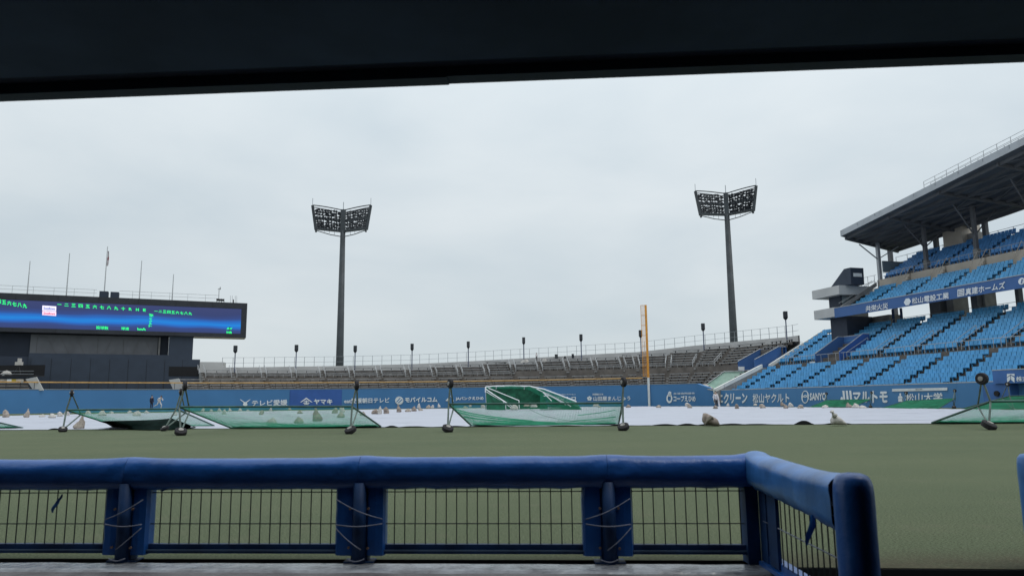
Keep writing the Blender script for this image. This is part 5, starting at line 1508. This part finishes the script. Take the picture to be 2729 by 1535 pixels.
def dark_sheet():
    th = thing('black_sheet', PY(400, 1140, 30.2), 'black green sheet slumped under the left net frame', 'sheet')
    top = [(262, 1122), (300, 1121), (350, 1120), (400, 1118.5), (430, 1117), (457, 1114), (480, 1122), (508, 1134)]
    bot = [(300, 1138), (330, 1141), (360, 1144), (400, 1145), (430, 1144.5), (457, 1144), (480, 1142.5), (506, 1140)]
    a = []; b = []; c = []
    for (u, v), (u2, v2) in zip(top, bot):
        a.append(PY(u, v, 29.5)); q_ = PZ(u2, v2, .03); b.append(q_); c.append(PY(u, v, 29.5)+V((0, 1.6, -.30)))
    m = MB(); mid = [x.lerp(y, .5)+V((0, .08*math.sin(i*2.1), .04*math.cos(i*1.7))) for i, (x, y) in enumerate(zip(a, b))]
    m.grid([b, mid, a, c]); m.build('sheet', 'cloth_black_green', th, smooth=True)
dark_sheet()

# ------------------------------------------------------------------ batting cage
def cage():
    Y = 62.0
    th = thing('batting_cage', PY(1420, 1092, Y), 'green netted batting cage with white tube arches, folded down on the tarpaulin', 'batting cage')
    def p(u, v, y=Y): return PY(u, v, y)
    zb = p(1300, 1092).z
    # back net (dark green, nearly opaque when seen through two layers)
    top = [(1296, 1031), (1330, 1029.5), (1370, 1029), (1411, 1030), (1440, 1036), (1452, 1060), (1460, 1086)]
    m = MB(); rows = [[], [], []]
    for k, (u, v) in enumerate(top):
        a = p(u, v, Y+2.2); b = p(u-2, 1090, Y+2.6); b.z = zb
        rows[0].append(b); rows[1].append(a.lerp(b, .5)+V((0, .25*math.sin(k*2), 0))); rows[2].append(a)
    m.grid(rows); m.build('back_net', 'cloth_green', th)
    def tb(pts, r, name='tube'):
        m_ = MB(); m_.tube(pts, r*.6, 8); m_.build(name, 'white_paint', th)
    tb([p(1294, 1031, Y+1.2), p(1315, 1029, Y+1.4), p(1360, 1028.5, Y+1.6), p(1411, 1029, Y+1.4), p(1450, 1037, Y+.8), p(1490, 1052, Y+.2), p(1536, 1070, Y-.6)], .085, 'front_arch')
    tb([p(1412, 1031, Y+2.0), p(1448, 1042, Y+1.6), p(1490, 1062, Y+1.4), p(1543, 1084, Y+1.0)], .06, 'arch')
    tb([p(1430, 1036, Y+1), p(1470, 1055, Y+.6), p(1510, 1076, Y+.2), p(1522, 1083, Y+.2)], .06, 'arch')
    tb([p(1447, 1046, Y+1), p(1480, 1062, Y+.5), p(1508, 1079, Y+.2)], .05, 'arch')
    tb([p(1448, 1046, Y+.5), p(1470, 1068, Y)], .05, 'brace'); tb([p(1462, 1054, Y+.5), p(1449, 1055, Y+.6)], .05, 'brace')
    tb([p(1294, 1031, Y+1.2), p(1294, 1046, Y+1.1)], .09, 'corner_post'); tb([p(1294.5, 1046, Y+1.2), p(1296, 1091, Y+2.4)], .035, 'corner_post')
    for (a, b, c, d, r) in ((1295, 1037, 1347, 1072, .075), (1297, 1044, 1370, 1091, .06), (1299, 1040, 1377, 1090, .06), (1302, 1034, 1383, 1067, .06)):
        tb([p(a, b, Y+1.0), p(c, d, Y-.8)], r, 'boom')
    tb([p(1347, 1072, Y-.8), p(1348, 1090, Y-.8)], .05, 'leg'); tb([p(1383, 1067, Y-.8), p(1384, 1088, Y-.8)], .06, 'leg')
    for u in (1323, 1398): tb([p(u, 1029, Y+1.5), p(u-1, 1037, Y+1.9)], .05, 'clip')
    # top and right nets made of cords
    net = MB(); thr = .028
    def strand(a, b):
        net.bar(a, b, thr, thr)
    A = [p(1296, 1031, Y+1.2), p(1330, 1029, Y+1.5), p(1370, 1028.6, Y+1.5), p(1411, 1029.5, Y+1.4), p(1450, 1038, Y+.8), p(1490, 1053, Y+.2), p(1534, 1070, Y-.4)]
    Bq = [p(1296, 1036, Y+2.3), p(1330, 1036, Y+2.4), p(1370, 1036, Y+2.4), p(1411, 1038, Y+2.3), p(1452, 1062, Y+2.0), p(1500, 1084, Y+1.6), p(1548, 1088, Y+1.2)]
    def at(pl, s):
        s = s*(len(pl)-1); i = min(int(s), len(pl)-2); return pl[i].lerp(pl[i+1], s-i)
    for i in range(130): s = i/129; strand(at(A, s), at(Bq, s))
    for j in range(9):
        f = j/8; ps = [at(A, s).lerp(at(Bq, s), f) for s in np.linspace(0, 1, 14)]
        for x, y in zip(ps[:-1], ps[1:]): strand(x, y)
    # right wall net
    C = [p(1452, 1062, Y+2.0), p(1500, 1084, Y+1.6), p(1548, 1088, Y+1.2)]; Dq = [V((q_.x, q_.y, zb-.05)) for q_ in (p(1440, 1090, Y+2), p(1500, 1090, Y+1.6), p(1550, 1090, Y+1.2))]
    E = [p(1440, 1036, Y+1.6), p(1478, 1058, Y+1.2), p(1540, 1084, Y+.8)]
    for i in range(70): s = i/69; strand(at(E, s), at(Dq, s))
    for j in range(14):
        f = j/13; ps = [at(E, s).lerp(at(Dq, s), f) for s in np.linspace(0, 1, 6)]
        for x, y in zip(ps[:-1], ps[1:]): strand(x, y)
    net.build('side_net', 'net_green', th, recalc=False)
    m = MB(); m.grid([[p(1297, 1046, Y-.2), p(1340, 1070, Y-.6), p(1348, 1090, Y-.6)], [p(1297, 1091, Y+.2), p(1320, 1092, Y), p(1348, 1092, Y-.5)]]); m.build('lower_net', 'cloth_green', th)
cage()

# ------------------------------------------------------------------ people
def person(u, v_feet, D, H, pose, cols, label, face=0.0, extras=None):
    """cols: shirt, trousers, shoes/hair; pose: dict of joints in a 1.7 m body frame (x right, y forward(-y = to camera), z up)"""
    base = PY(u, v_feet, D)
    J = dict(pelvis=(0, 0, .93), waist=(0, 0, 1.08), chest=(0, .0, 1.28), neck=(0, 0, 1.45), head0=(0, -.01, 1.54), head1=(0, -.01, 1.64), nose=(0, -.10, 1.575),
             lsh=(-.18, 0, 1.40), lel=(-.24, .02, 1.14), lwr=(-.25, -.05, .90), lha=(-.25, -.07, .81), rsh=(.18, 0, 1.40), rel=(.24, .02, 1.14), rwr=(.25, -.05, .90), rha=(.25, -.07, .81),
             lhip=(-.10, 0, .88), lkn=(-.11, -.02, .49), lan=(-.11, .02, .08), lto=(-.12, -.15, .03), rhip=(.10, 0, .88), rkn=(.11, -.02, .49), ran=(.11, .02, .08), rto=(.12, -.15, .03))
    J.update(pose)
    rad = dict(pelvis=.14, waist=.125, chest=.155, neck=.06, head0=.085, head1=.09, nose=.022, lsh=.075, lel=.05, lwr=.035, lha=.04, lhip=.095, lkn=.065, lan=.045, lto=.035)
    E = [('pelvis', 'waist'), ('waist', 'chest'), ('chest', 'neck'), ('neck', 'head0'), ('head0', 'head1'), ('head0', 'nose')]
    for s in 'lr': E += [('chest', s+'sh'), (s+'sh', s+'el'), (s+'el', s+'wr'), (s+'wr', s+'ha'), ('pelvis', s+'hip'), (s+'hip', s+'kn'), (s+'kn', s+'an'), (s+'an', s+'to')]
    names = ['pelvis'] + [k for k in J if k != 'pelvis']; ix = {n_: i for i, n_ in enumerate(names)}
    me = bpy.data.meshes.new('person'); me.from_pydata([J[n_] for n_ in names], [(ix[a], ix[b]) for a, b in E], [])
    o = bpy.data.objects.new('tmp', me); COL.objects.link(o)
    sk = o.modifiers.new('s', 'SKIN'); sb = o.modifiers.new('d', 'SUBSURF'); sb.levels = 1; sb.render_levels = 1
    for i, n_ in enumerate(names):
        r = rad.get(n_) or rad.get('l'+n_[1:]); me.skin_vertices[0].data[i].radius = (r, r)
    me.skin_vertices[0].data[0].use_root = True
    dg = bpy.context.evaluated_depsgraph_get(); dg.update(); em = bpy.data.meshes.new_from_object(o.evaluated_get(dg)); bpy.data.objects.remove(o)
    em.name = 'body'; em.materials.clear()
    for c in ('skin', cols[0], cols[1], cols[2]): em.materials.append(MATS[c])
    hands = [V(J['lha']), V(J['rha']), V(J['lwr']), V(J['rwr'])]; feet = [V(J['lto']), V(J['rto']), V(J['lan']), V(J['ran'])]
    legs = [(V(J[s+'hip']), V(J[s+'kn']), V(J[s+'an'])) for s in 'lr']
    def dseg(p, a, b):
        t_ = max(0, min(1, (p-a).dot(b-a)/max((b-a).length_squared, 1e-6))); return (p-a-(b-a)*t_).length
    neckz = V(J['neck']); head = V(J['head0'])
    for pl in em.polygons:
        c = V(pl.center); mi = 1
        dl = min(min(dseg(c, a, b), dseg(c, b, d)) for a, b, d in legs); dt = dseg(c, V(J['pelvis']), V(J['chest'])); da = min(dseg(c, V(J[s+'sh']), V(J[s+'el'])) for s in 'lr'); da2 = min(dseg(c, V(J[s+'el']), V(J[s+'wr'])) for s in 'lr')
        if (c-head).length < .16 or c.z > neckz.z+.02 and (c-neckz).length < .25: mi = 0
        elif min((c-h).length for h in hands[:2]) < .075: mi = 0
        elif dl < min(dt, da, da2)+.0: mi = 2
        if mi != 0 and min((c-h).length for h in feet) < .085: mi = 3
        pl.material_index = mi; pl.use_smooth = True
    k = H/1.72
    th = thing('person', base, label, 'person')
    th.rotation_euler = (0, 0, face); th.scale = (k, k, k)
    b = bpy.data.objects.new('body', em); COL.objects.link(b); b.parent = th
    # hair / cap
    def child(mb, nm, mt):
        o_ = mb.build(nm, mt); o_.parent = th; return o_
    hc = V(J['head1'])+V((0, .02, .0)); rows = []
    for j in range(5):
        f = j/4*math.pi/2; rows.append([hc + V((.098*math.cos(f)*math.cos(a), .105*math.cos(f)*math.sin(a), .10*math.sin(f)+.01)) for a in np.linspace(0, 2*math.pi, 13)[:-1]])
    m = MB(); m.grid(rows, close=True); child(m, 'hair' if not (extras and 'cap' in extras) else 'cap', cols[3])
    if extras and 'cap' in extras:
        m = MB(); m.poly_prism([hc+V((-.08, -.08, .0)), hc+V((.08, -.08, .0)), hc+V((.06, -.19, -.01)), hc+V((-.06, -.19, -.01))], (0, 0, .012)); child(m, 'cap_brim', cols[3])
    for s in (-1, 1):
        m = MB(); e = V(J['head0'])+V((.032*s, -.085, .045)); m.tube([e, e+V((0, -.012, 0))], .011, 6); child(m, 'eye', 'hair_black')
    m = MB(); e = V(J['head0'])+V((0, -.082, -.02)); m.box(e.x-.025, e.x+.025, e.y-.012, e.y, e.z-.004, e.z+.004); child(m, 'mouth', 'flag_red')
    if extras and 'towel' in extras:
        m = MB(); m.grid([[V((.02, -.17, 1.42)), V((.16, -.15, 1.42))], [V((.05, -.20, 1.1)), V((.22, -.2, 1.1))], [V((.10, -.20, .6)), V((.30, -.18, .6))], [V((.16, -.2, .2)), V((.34, -.18, .25))]]); child(m, 'hanging_cloth', 'cloth_white')
    return th
person(403, 1091, 92, 1.72, dict(), ('cloth_navy', 'cloth_navy', 'cloth_greypants', 'hair_black'), 'person standing in dark clothes by the outfield wall', 2.9)
person(423, 1091, 90, 1.72, dict(chest=(.05, -.10, 1.24), neck=(.07, -.17, 1.38), head0=(.08, -.22, 1.46), head1=(.08, -.23, 1.56), nose=(.08, -.31, 1.49), lsh=(-.12, -.1, 1.33), rsh=(.22, -.14, 1.33), lel=(-.22, .05, 1.12), lwr=(-.1, -.18, 1.0), lha=(-.05, -.26, 1.02), rel=(.28, -.30, 1.15), rwr=(.10, -.42, 1.05), rha=(.05, -.48, 1.08),
       lkn=(-.16, .12, .55), lan=(-.26, .50, .42), lto=(-.27, .60, .30), rkn=(.12, -.30, .52), ran=(.10, -.22, .08), rto=(.10, -.38, .03)), ('cloth_white', 'cloth_white', 'cloth_white', 'cloth_greypants'), 'person in white uniform and cap bending forward in mid stride', 1.1, ('cap',))
person(1909, 1090, 82, 1.95, dict(lkn=(-.10, -.12, .49), lan=(-.16, -.02, .08), rkn=(.14, .04, .5), ran=(.22, .16, .1), rwr=(.2, -.25, .95), rha=(.18, -.32, .92)), ('cloth_white', 'cloth_greypants', 'rubber', 'hair_black'), 'person in white shirt and dark trousers with a hanging cloth, walking by the wall', .3, ('towel',))
_p = ray2poly(1429, PTS_BACK, 950); 
person(1430, 963, _p.y-1.0, 1.45, dict(waist=(0, 0, 1.06), lel=(-.26, -.1, 1.16), lwr=(-.12, -.25, 1.12), lha=(-.06, -.3, 1.13)), ('cloth_white', 'cloth_greypants', 'rubber', 'hair_black'), 'person in pale top and dark trousers standing at the top of the bleachers', .5)
for (u, v, w, h, lab) in ((1400, 966, 26, 8, 'crumpled white cover left of the man on the bleachers'), (1452, 966, 26, 9, 'crumpled white cover right of the man on the bleachers')):
    c = PY(u, v, _p.y-1.6); k = c.y/FPX; rows = []
    for j in range(6):
        f = j/5; rows.append([c + V((w*k/2*math.cos(a)*(1-f*.6)*(1+.3*noise2(a*2+u, f*3)), .4*math.sin(a), h*k*f*(1+.3*noise2(a, u)))) for a in np.linspace(0, 2*math.pi, 13)[:-1]])
    m = MB(); m.grid(rows, close=True); m.add(rows[-1], [tuple(range(12))]); tag(m.build('white_cover', 'bag_white', origin=c, smooth=True), lab, 'cover')

# ------------------------------------------------------------------ our own dugout (where the camera stands)
def own_dugout():
    th = thing('dugout', (0, 2, -.8), 'dark sunken dugout with low ceiling that the view looks out from', 'dugout')
    FD = FENCE_D
    def line(u, v, z): return PZ(u, v, z)
    zc = 2.42
    a = PZ(0, 272, zc); b = PZ(2729, 170, zc)
    d = (b-a).normalized(); n_ = V((d.y, -d.x, 0))     # towards the camera
    L = a - d*6; Rr = b + d*6; ln = (Rr-L).length
    s1 = (PZ(1197, 224, zc)-L).dot(d)
    # trim along the edge: two lengths with a small step between them
    for (x0, x1, dz) in ((0, s1-.001, 0.0), (s1, ln, .005)):
        m = MB(); m.frame_box(L + d*x0 + V((0, 0, dz)), d*(x1-x0), n_*.085, (0, 0, .22)); m.build('edge_trim', 'ceiling_trim', th)
    m = MB(); m.frame_box(L + n_*.087 + V((0, 0, .05)), d*ln, n_*.10, (0, 0, .2)); m.build('drip_groove', 'groove_dark', th)
    m = MB(); m.frame_box(L + n_*.189 + V((0, 0, .03)), d*ln, n_*6.0, (0, 0, .3)); m.build('ceiling', 'ceiling', th)
    for k, off in enumerate((.95, 1.75, 2.6)):
        m = MB(); m.frame_box(L + n_*off + V((0, 0, .022)), d*ln, n_*.02, (0, 0, .012)); m.build('ceiling_joint', 'tarp_black', th)
    m = MB(); m.box(-8, 9, -1.6, 4.22, -.95, -.80); m.build('floor', 'dark_inside', th)
    m = MB(); m.box(-8, 9, -1.75, -1.6, -.8, 2.7); m.build('back_wall', 'dark_inside', th)
    for x in (-7.2, 8.2):
        m = MB(); m.box(x, x+.15, -1.6, 3.4, -.8, 2.5); m.build('side_wall', 'dark_inside', th)
    # unseen stand over this dugout, added to block sky light from behind
    m = MB(); A_ = L + n_*.10 + V((0, 0, .331)); m.frame_box(A_, d*ln, n_*.3, (0, 0, 1.6)); m.build('unseen_stand_front', 'wall_side_blue', th)
    m = MB(); q0 = L + n_*.41 + V((0, 0, 1.6)) - d*8; q1 = q0 + d*(ln+16); m.grid([[q0, q1], [q0 + n_*26 + V((0, 0, 14)), q1 + n_*26 + V((0, 0, 14))], [q0 + n_*26 + V((0, 0, 16)), q1 + n_*26 + V((0, 0, 16))]]); m.build('unseen_stand_terrace', 'concrete_wet', th)
    # kerb: front top edge with rounded nose
    rows = []
    xs_ = np.linspace(-7.5, 1.56, 120)
    prof = [(-.045, -.12), (-.045, -.006), (-.06, .0), (-.215, .0), (-.235, -.004), (-.25, -.014), (-.40, -.03), (-.42, -.06), (-.43, -.9)]
    for (o, z) in prof:
        row = []
        for x in xs_:
            j = .006*noise2(x*2.2, o*9) + (.012*max(0, noise2(x*1.1, 5)-.2) if -.26 < o < -.21 else 0)
            row.append(V((x, yf(x, o)+j, z + (.004*noise2(x*4, o*12) if z > -.1 else 0))))
        rows.append(row)
    m = MB(); m.grid(rows[:6]); m.build('kerb', 'kerb_concrete', th, smooth=False)
    m = MB(); m.grid(rows[5:]); m.build('kerb_nose', 'kerb_worn', th, smooth=False)
    # gutter slot
    m = MB(); m.grid([[V((x, yf(x, -.05), -.08)) for x in (-7.5, 1.56)], [V((x, yf(x, .052), -.08)) for x in (-7.5, 1.56)], [V((x, yf(x, .052), -.001)) for x in (-7.5, 1.56)], [V((x, yf(x, .12), -.004)) for x in (-7.5, 1.56)]]); m.build('gutter', 'tarp_black', th)
    # earth face under the turf edge in the opening
    m = MB(); e_ = [V((1.45, 4.46, 0)), V((1.565, 4.425, 0)), V((3, 4.295, 0)), V((9, 4.27, 0))]
    m.grid([[p_ + V((0, .04, -.003)) for p_ in e_], [p_ + V((0, 0, -.006)) for p_ in e_], [p_ + V((0, 0, -.95)) for p_ in e_]]); m.build('pit_wall', 'dark_inside', th)
    # steps down in the opening on the right
    for k in range(4):
        m = MB(); m.box(1.60, 8.5, 3.9-.3*k, 4.2-.3*k if k else 4.18, -.95, -.06-.2*k); m.build('step', 'dark_inside', th)
own_dugout()

def own_fence():
    th = thing('dugout_fence', (0, 4.4, 0), 'low dugout fence with blue padded top rail, padded posts and wire mesh', 'fence')
    # ---- top rail pad
    posts = [(344, 285, 402), (963, 898, 1029), (1620, 1552, 1685)]
    px = [PF(u, 1350).x for u, _, _ in posts]
    cx = PF(2010, 1350).x
    def toprow(x):
        b = 0
        for q_ in px: b += .008*math.exp(-((x-q_)/.12)**2)
        b += .012*math.exp(-((x-cx)/.08)**2)
        return b - .004 + .004*noise2(x*1.5, 3)
    def padrows(pts, dirn, sideN, zc=.525, hh=.094, hd=.085, topf=None, skirt=.0):
        rows = []
        n = 26
        for i, P in enumerate(pts):
            tb_ = topf(P.x) if topf else 0
            row = []
            for k in range(n):
                a = 2*math.pi*k/n
                ca, sa = math.cos(a), math.sin(a)
                x_ = abs(ca)**.82*(1 if ca > 0 else -1)*hd; z_ = abs(sa)**.82*(1 if sa > 0 else -1)*hh
                s = P.x*1.0 + P.y*1.7
                wr = .0022*noise2(s*3, a*1.1) + .0012*noise2(s*16, a*2.5)
                if sa > .2: z_ += tb_*sa
                for q_ in px + [cx]:
                    dd = abs(P.x-q_)
                    if dd < .34: wr += .0065*math.exp(-(dd/.15)**1.3)*math.sin((P.x-q_)*38 + a*3.2 + q_*9)*max(0, .75-abs(sa-.15))
                wr += .0022*max(0, noise2(s*2.3+a*.9, a*2.1+s*.6)-.15)*3
                if sa < -.75: z_ += .006*noise2(s*9, 8) - .005
                row.append(P + sideN*(x_*(1+wr*18)) + V((0, 0, zc + z_ + wr)))
            rows.append(row)
        return rows
    # the cover is laced in lengths that meet at the posts
    cuts = [-7.4] + px + [cx]
    for a, b in zip(cuts[:-1], cuts[1:]):
        pts = [V((x, yf(x), 0)) for x in np.linspace(a+.0, b-.002, max(12, int((b-a)*34)))]
        m = MB(); m.grid(padrows(pts, FENCE_D, FENCE_N, topf=toprow), close=True); m.build('rail_pad', 'pad_blue', th, smooth=True)
    # ---- posts: steel tube, flat flanges and pads laced with rope
    def zat(v, u=1000): return PF(u, v).z
    z_hi, z_lo = .47, .012
    za = lambda v_: PF(1000, v_).z
    for k, (uc, u0, u1) in enumerate(posts):
        x0, x1 = PF(u0, 1400).x, PF(u1, 1400).x; xc = px[k]; w = x1-x0
        for (a, b) in ((x0, x0+w*.385), (x1-w*.375, x1)):
            rows = []
            for i in range(9):
                f = i/8; z = z_hi-.0 + (z_lo+.03-z_hi)*f; dx = .006*noise2(i*.6, a*3)
                rows.append([V((a+dx, yf(a)-.030, z)), V((a+dx+.012, yf(a)-.046, z)), V(((a+b)/2, yf(a)-.055, z)), V((b-.012, yf(b)-.05, z)), V((b, yf(b)-.02, z)), V((b, yf(b)+.05, z)), V((a+dx, yf(a)+.05, z))])
            m = MB(); m.grid(rows, close=True); m.build('post_pad', 'pad_blue' if a == x0 else 'pad_blue', th, smooth=False)
        m = MB(); m.frame_box(V((xc-.05, yf(xc)-.04, z_lo)), (.10, 0, 0), (0, .09, 0), (0, 0, z_hi-z_lo)); m.build('post', 'steel_navy', th)
        m = MB(); m.tube([V((xc, yf(xc)-.05, z_lo-.02)), V((xc, yf(xc)-.05, z_hi))], .040, 14); m.build('post_tube', 'steel_navy', th, smooth=True)
        m = MB(); m.box(xc-.09, xc+.09, yf(xc)-.062, yf(xc)+.045, .0015, .010); m.build('foot_plate', 'steel_navy', th)
        # ropes
        yr = yf(xc)-.088
        sg = 1 if k != 1 else -1
        sh_ = -.018*(xc)/1.6
        xa, xb = (x0+.012-sh_*0+(.025 if k == 0 else 0), x1-.02) if sg > 0 else (x1-.01, x0+.015)
        def rope(p, q_, sagv=.01, r=.0035):
            pts = [V(p).lerp(V(q_), s) + V((0, -.012*math.sin(math.pi*s), -sagv*math.sin(math.pi*s))) for s in np.linspace(0, 1, 9)]
            m = MB(); m.tube(pts, r, 6); m.build('rope', 'rope_grey', th, smooth=True)
        rope((xa, yr, za(1377)), (xb, yr, za(1325)), .012); rope((xa, yr, za(1389)), (xb, yr, za(1391)), .012, .0042); rope((xb, yr, za(1400)), (xc-.02*sg, yr, za(1457)), .006)
        rope((xc-.06, yr, .03), (xc+.04, yr, .03), .012, .0035)
        for (dx, z) in ((-.055, za(1351)), (.055, za(1351)), (-.06, za(1453)), (.055, za(1455))):
            m = MB(); m.tube([V((xc+dx, yf(xc)-.054, z)), V((xc+dx, yf(xc)-.068, z))], .0075, 8); m.build('bolt', 'bolt_rust', th)
    # corner post
    m = MB(); m.frame_box(V((cx-.065, yf(cx)-.05, .0)), (.075, 0, 0), (0, .11, 0), (0, 0, .52)); m.build('corner_post', 'steel_navy', th)
    m = MB(); m.frame_box(V((cx+.014, yf(cx)-.16, -.05)), (.05, 0, 0), (0, .12, 0), (0, 0, .56)); m.build('corner_post', 'steel_navy', th)
    m = MB(); m.tube([V((cx+.045, yf(cx)-.18, -.04)), V((cx+.045, yf(cx)-.18, .46))], .02, 10); m.build('post_tube', 'steel_navy', th, smooth=True)
    # ---- bays: bottom rail and wires
    vm = MB(); vm.tube([(0, 0, 0), (0, 0, 1)], .0036, 6); wme = free_mesh(vm, 'wire', 'wire_dark')
    bays = [(-7.2, px[0]-.02)] + [(px[0]+.02, px[1]-.02), (px[1]+.02, px[2]-.02), (px[2]+.02, cx-.06)]
    for (a, b) in bays:
        m = MB(); m.frame_box(V((a, yf(a)-.018, .072)), V((b-a, -(b-a)*.0624, 0)), (0, .036, 0), (0, 0, .030)); m.frame_box(V((a, yf(a)-.034, .050)), V((b-a, -(b-a)*.0624, 0)), (0, .040, 0), (0, 0, .020))
        m.build('bottom_rail', 'steel_navy', th)
        m = MB(); m.frame_box(V((a, yf(a)-.0365, .0635)), V((b-a, -(b-a)*.0624, 0)), (0, .018, 0), (0, 0, .008)); m.build('rail_lip', 'rail_blue_grey', th)
        x = a+.06 if a > -7 else a
        while x < b:
            if x > -3.6:
                t_ = .0012*noise2(x*9, 2)
                inst(wme, 'wire', th, V((x, yf(x), .10)), 0, (1, 1, .37))
            x += .0635
        for z in (.409, .221):
            aa = max(a, -3.7); m = MB(); m.tube([V((aa, yf(aa)-.004, z)), V((b, yf(b)-.004, z))], .0034, 6); m.build('cross_wire', 'wire_dark', th)
    # ---- side return towards the camera
    A = V((cx+.02, yf(cx), 0)); E = V((1.43, 3.28, 0)); sd_ = (E-A).normalized(); sn = V((-sd_.y, sd_.x, 0))
    pts = [A.lerp(E, s) for s in np.linspace(0, 1.0, 44)]
    rows = padrows(pts, sd_, sn, topf=lambda x: 0)
    # the cover sags and its flap hangs lower near the end
    for i, row in enumerate(rows):
        f = i/(len(rows)-1)
        for k, p_ in enumerate(row):
            if p_.z < .5: row[k] = V((p_.x + .0, p_.y, p_.z - .02*f - .030*f*f + .012*noise2(f*9, k*.3)))
            else: row[k] = V((p_.x, p_.y, p_.z + .022*math.exp(-(f/.08)**2) + .006*math.sin(f*7)))
    m = MB(); m.grid(rows, close=True); tag(m.build('rail_pad', 'pad_blue_light', th, smooth=True), 'shorter side rail cover, paler blue and torn at its open end')
    e0 = A.lerp(E, .93)
    # torn strips of cloth tied to wires
    def strip(p, ln_, w_, mt='pad_blue_light'):
        m = MB(); rows_ = []
        for j in range(8):
            f = j/7; c = p + V((-.03*f + .006*math.sin(f*6), -.012*math.sin(f*3), -ln_*f)); ww = w_*(.25 + math.sin(math.pi*min(1, f*.9+.08))*.8)
            rows_.append([c-V((ww/2, 0, 0)), c+V((0, -.006, 0)), c+V((ww/2, 0, 0))])
        m.grid(rows_); tag(m.build('cloth_strip', mt, th, smooth=True), 'torn blue cloth strip tied to the wire mesh')
    strip(PF(166, 1316, -.03), .075, .02, 'pad_blue'); strip(PF(157, 1328, -.03), .085, .026); strip(PF(446, 1300, -.03), .02, .03, 'pad_blue')
    strip(e0 + V((-.09, -.0, .43)) + sd_*(-.10), .13, .03)
    # side bottom rail, wires
    m = MB(); m.frame_box(A+V((.0, -.06, .02)), (E-A)*1.0, sn*.05, (0, 0, .045)); m.frame_box(A+V((-.03, -.06, .0)), (E-A)*1.0, sn*.03, (0, 0, .022)); tag(m.build('bottom_rail', 'pad_blue', th), 'lighter blue bottom rail of the side return')
    n = 17
    for k in range(2, n):
        p_ = A.lerp(E, k/n*.93+.04); inst(wme, 'wire', th, V((p_.x, p_.y, .06)), 0, (1, 1, .41))
    for z in (.43, .25):
        m = MB(); m.tube([A+V((-.004, -.1, z)), E+V((-.004, 0, z))], .0032, 6); m.build('cross_wire', 'rope_grey', th)
    m = MB(); m.frame_box(A+V((-.015, -.35, .03)), (.02, 0, 0), (0, .14, 0), (0, 0, .44)); m.build('mesh_plate', 'steel_navy', th)
    # big padded end post
    rows = []; n = 30
    c = V((1.413, 3.19, 0))
    for z, f in [(-.9, 1.0), (-.5, 1.0)] + [(zz_, 1.0) for zz_ in np.linspace(-.3, .56, 16)] + [(.59, .97), (.612, .90), (.628, .76), (.637, .5), (.64, .1)]:
        rows.append([c + V((.078*f*math.cos(2*math.pi*k/n)*(1+.03*noise2(k*.5, z*7)), .088*f*math.sin(2*math.pi*k/n), z + .004*noise2(k*.6, 3))) for k in range(n)])
    m = MB(); m.grid(rows, close=True); m.add(rows[-1], [tuple(range(n))]); tag(m.build('end_post_pad', 'pad_blue', th, smooth=True), 'thick round blue padded end post')
    # ---- fence beyond the opening at the right edge
    t2 = thing('neighbouring_fence', (2.9, 4.3, 0), 'end of another blue padded fence at the right edge beyond the opening', 'fence')
    rows = []
    x0 = PV(2714, 1215, (0, 4.32), (1, 0)).x + .10
    for z, f in [(z_, 1.0) for z_ in np.linspace(-.2, .56, 14)] + [(.60, .96), (.62, .8), (.63, .3)]:
        rows.append([V((x0, 4.32, 0)) + V((.10*f*math.cos(2*math.pi*k/n)*(1+.06*noise2(k*.5, z*9)), .09*f*math.sin(2*math.pi*k/n), z)) for k in range(n)])
    m = MB(); m.grid(rows, close=True); m.add(rows[-1], [tuple(range(n))]); m.build('post_pad', 'pad_blue_light', t2, smooth=True)
    m = MB(); m.grid(padrows([V((x0+.05+.1*k, 4.32-.0062*k, 0)) for k in range(30)], FENCE_D, FENCE_N), close=True); m.build('rail_pad', 'pad_blue_light', t2, smooth=True)
own_fence()
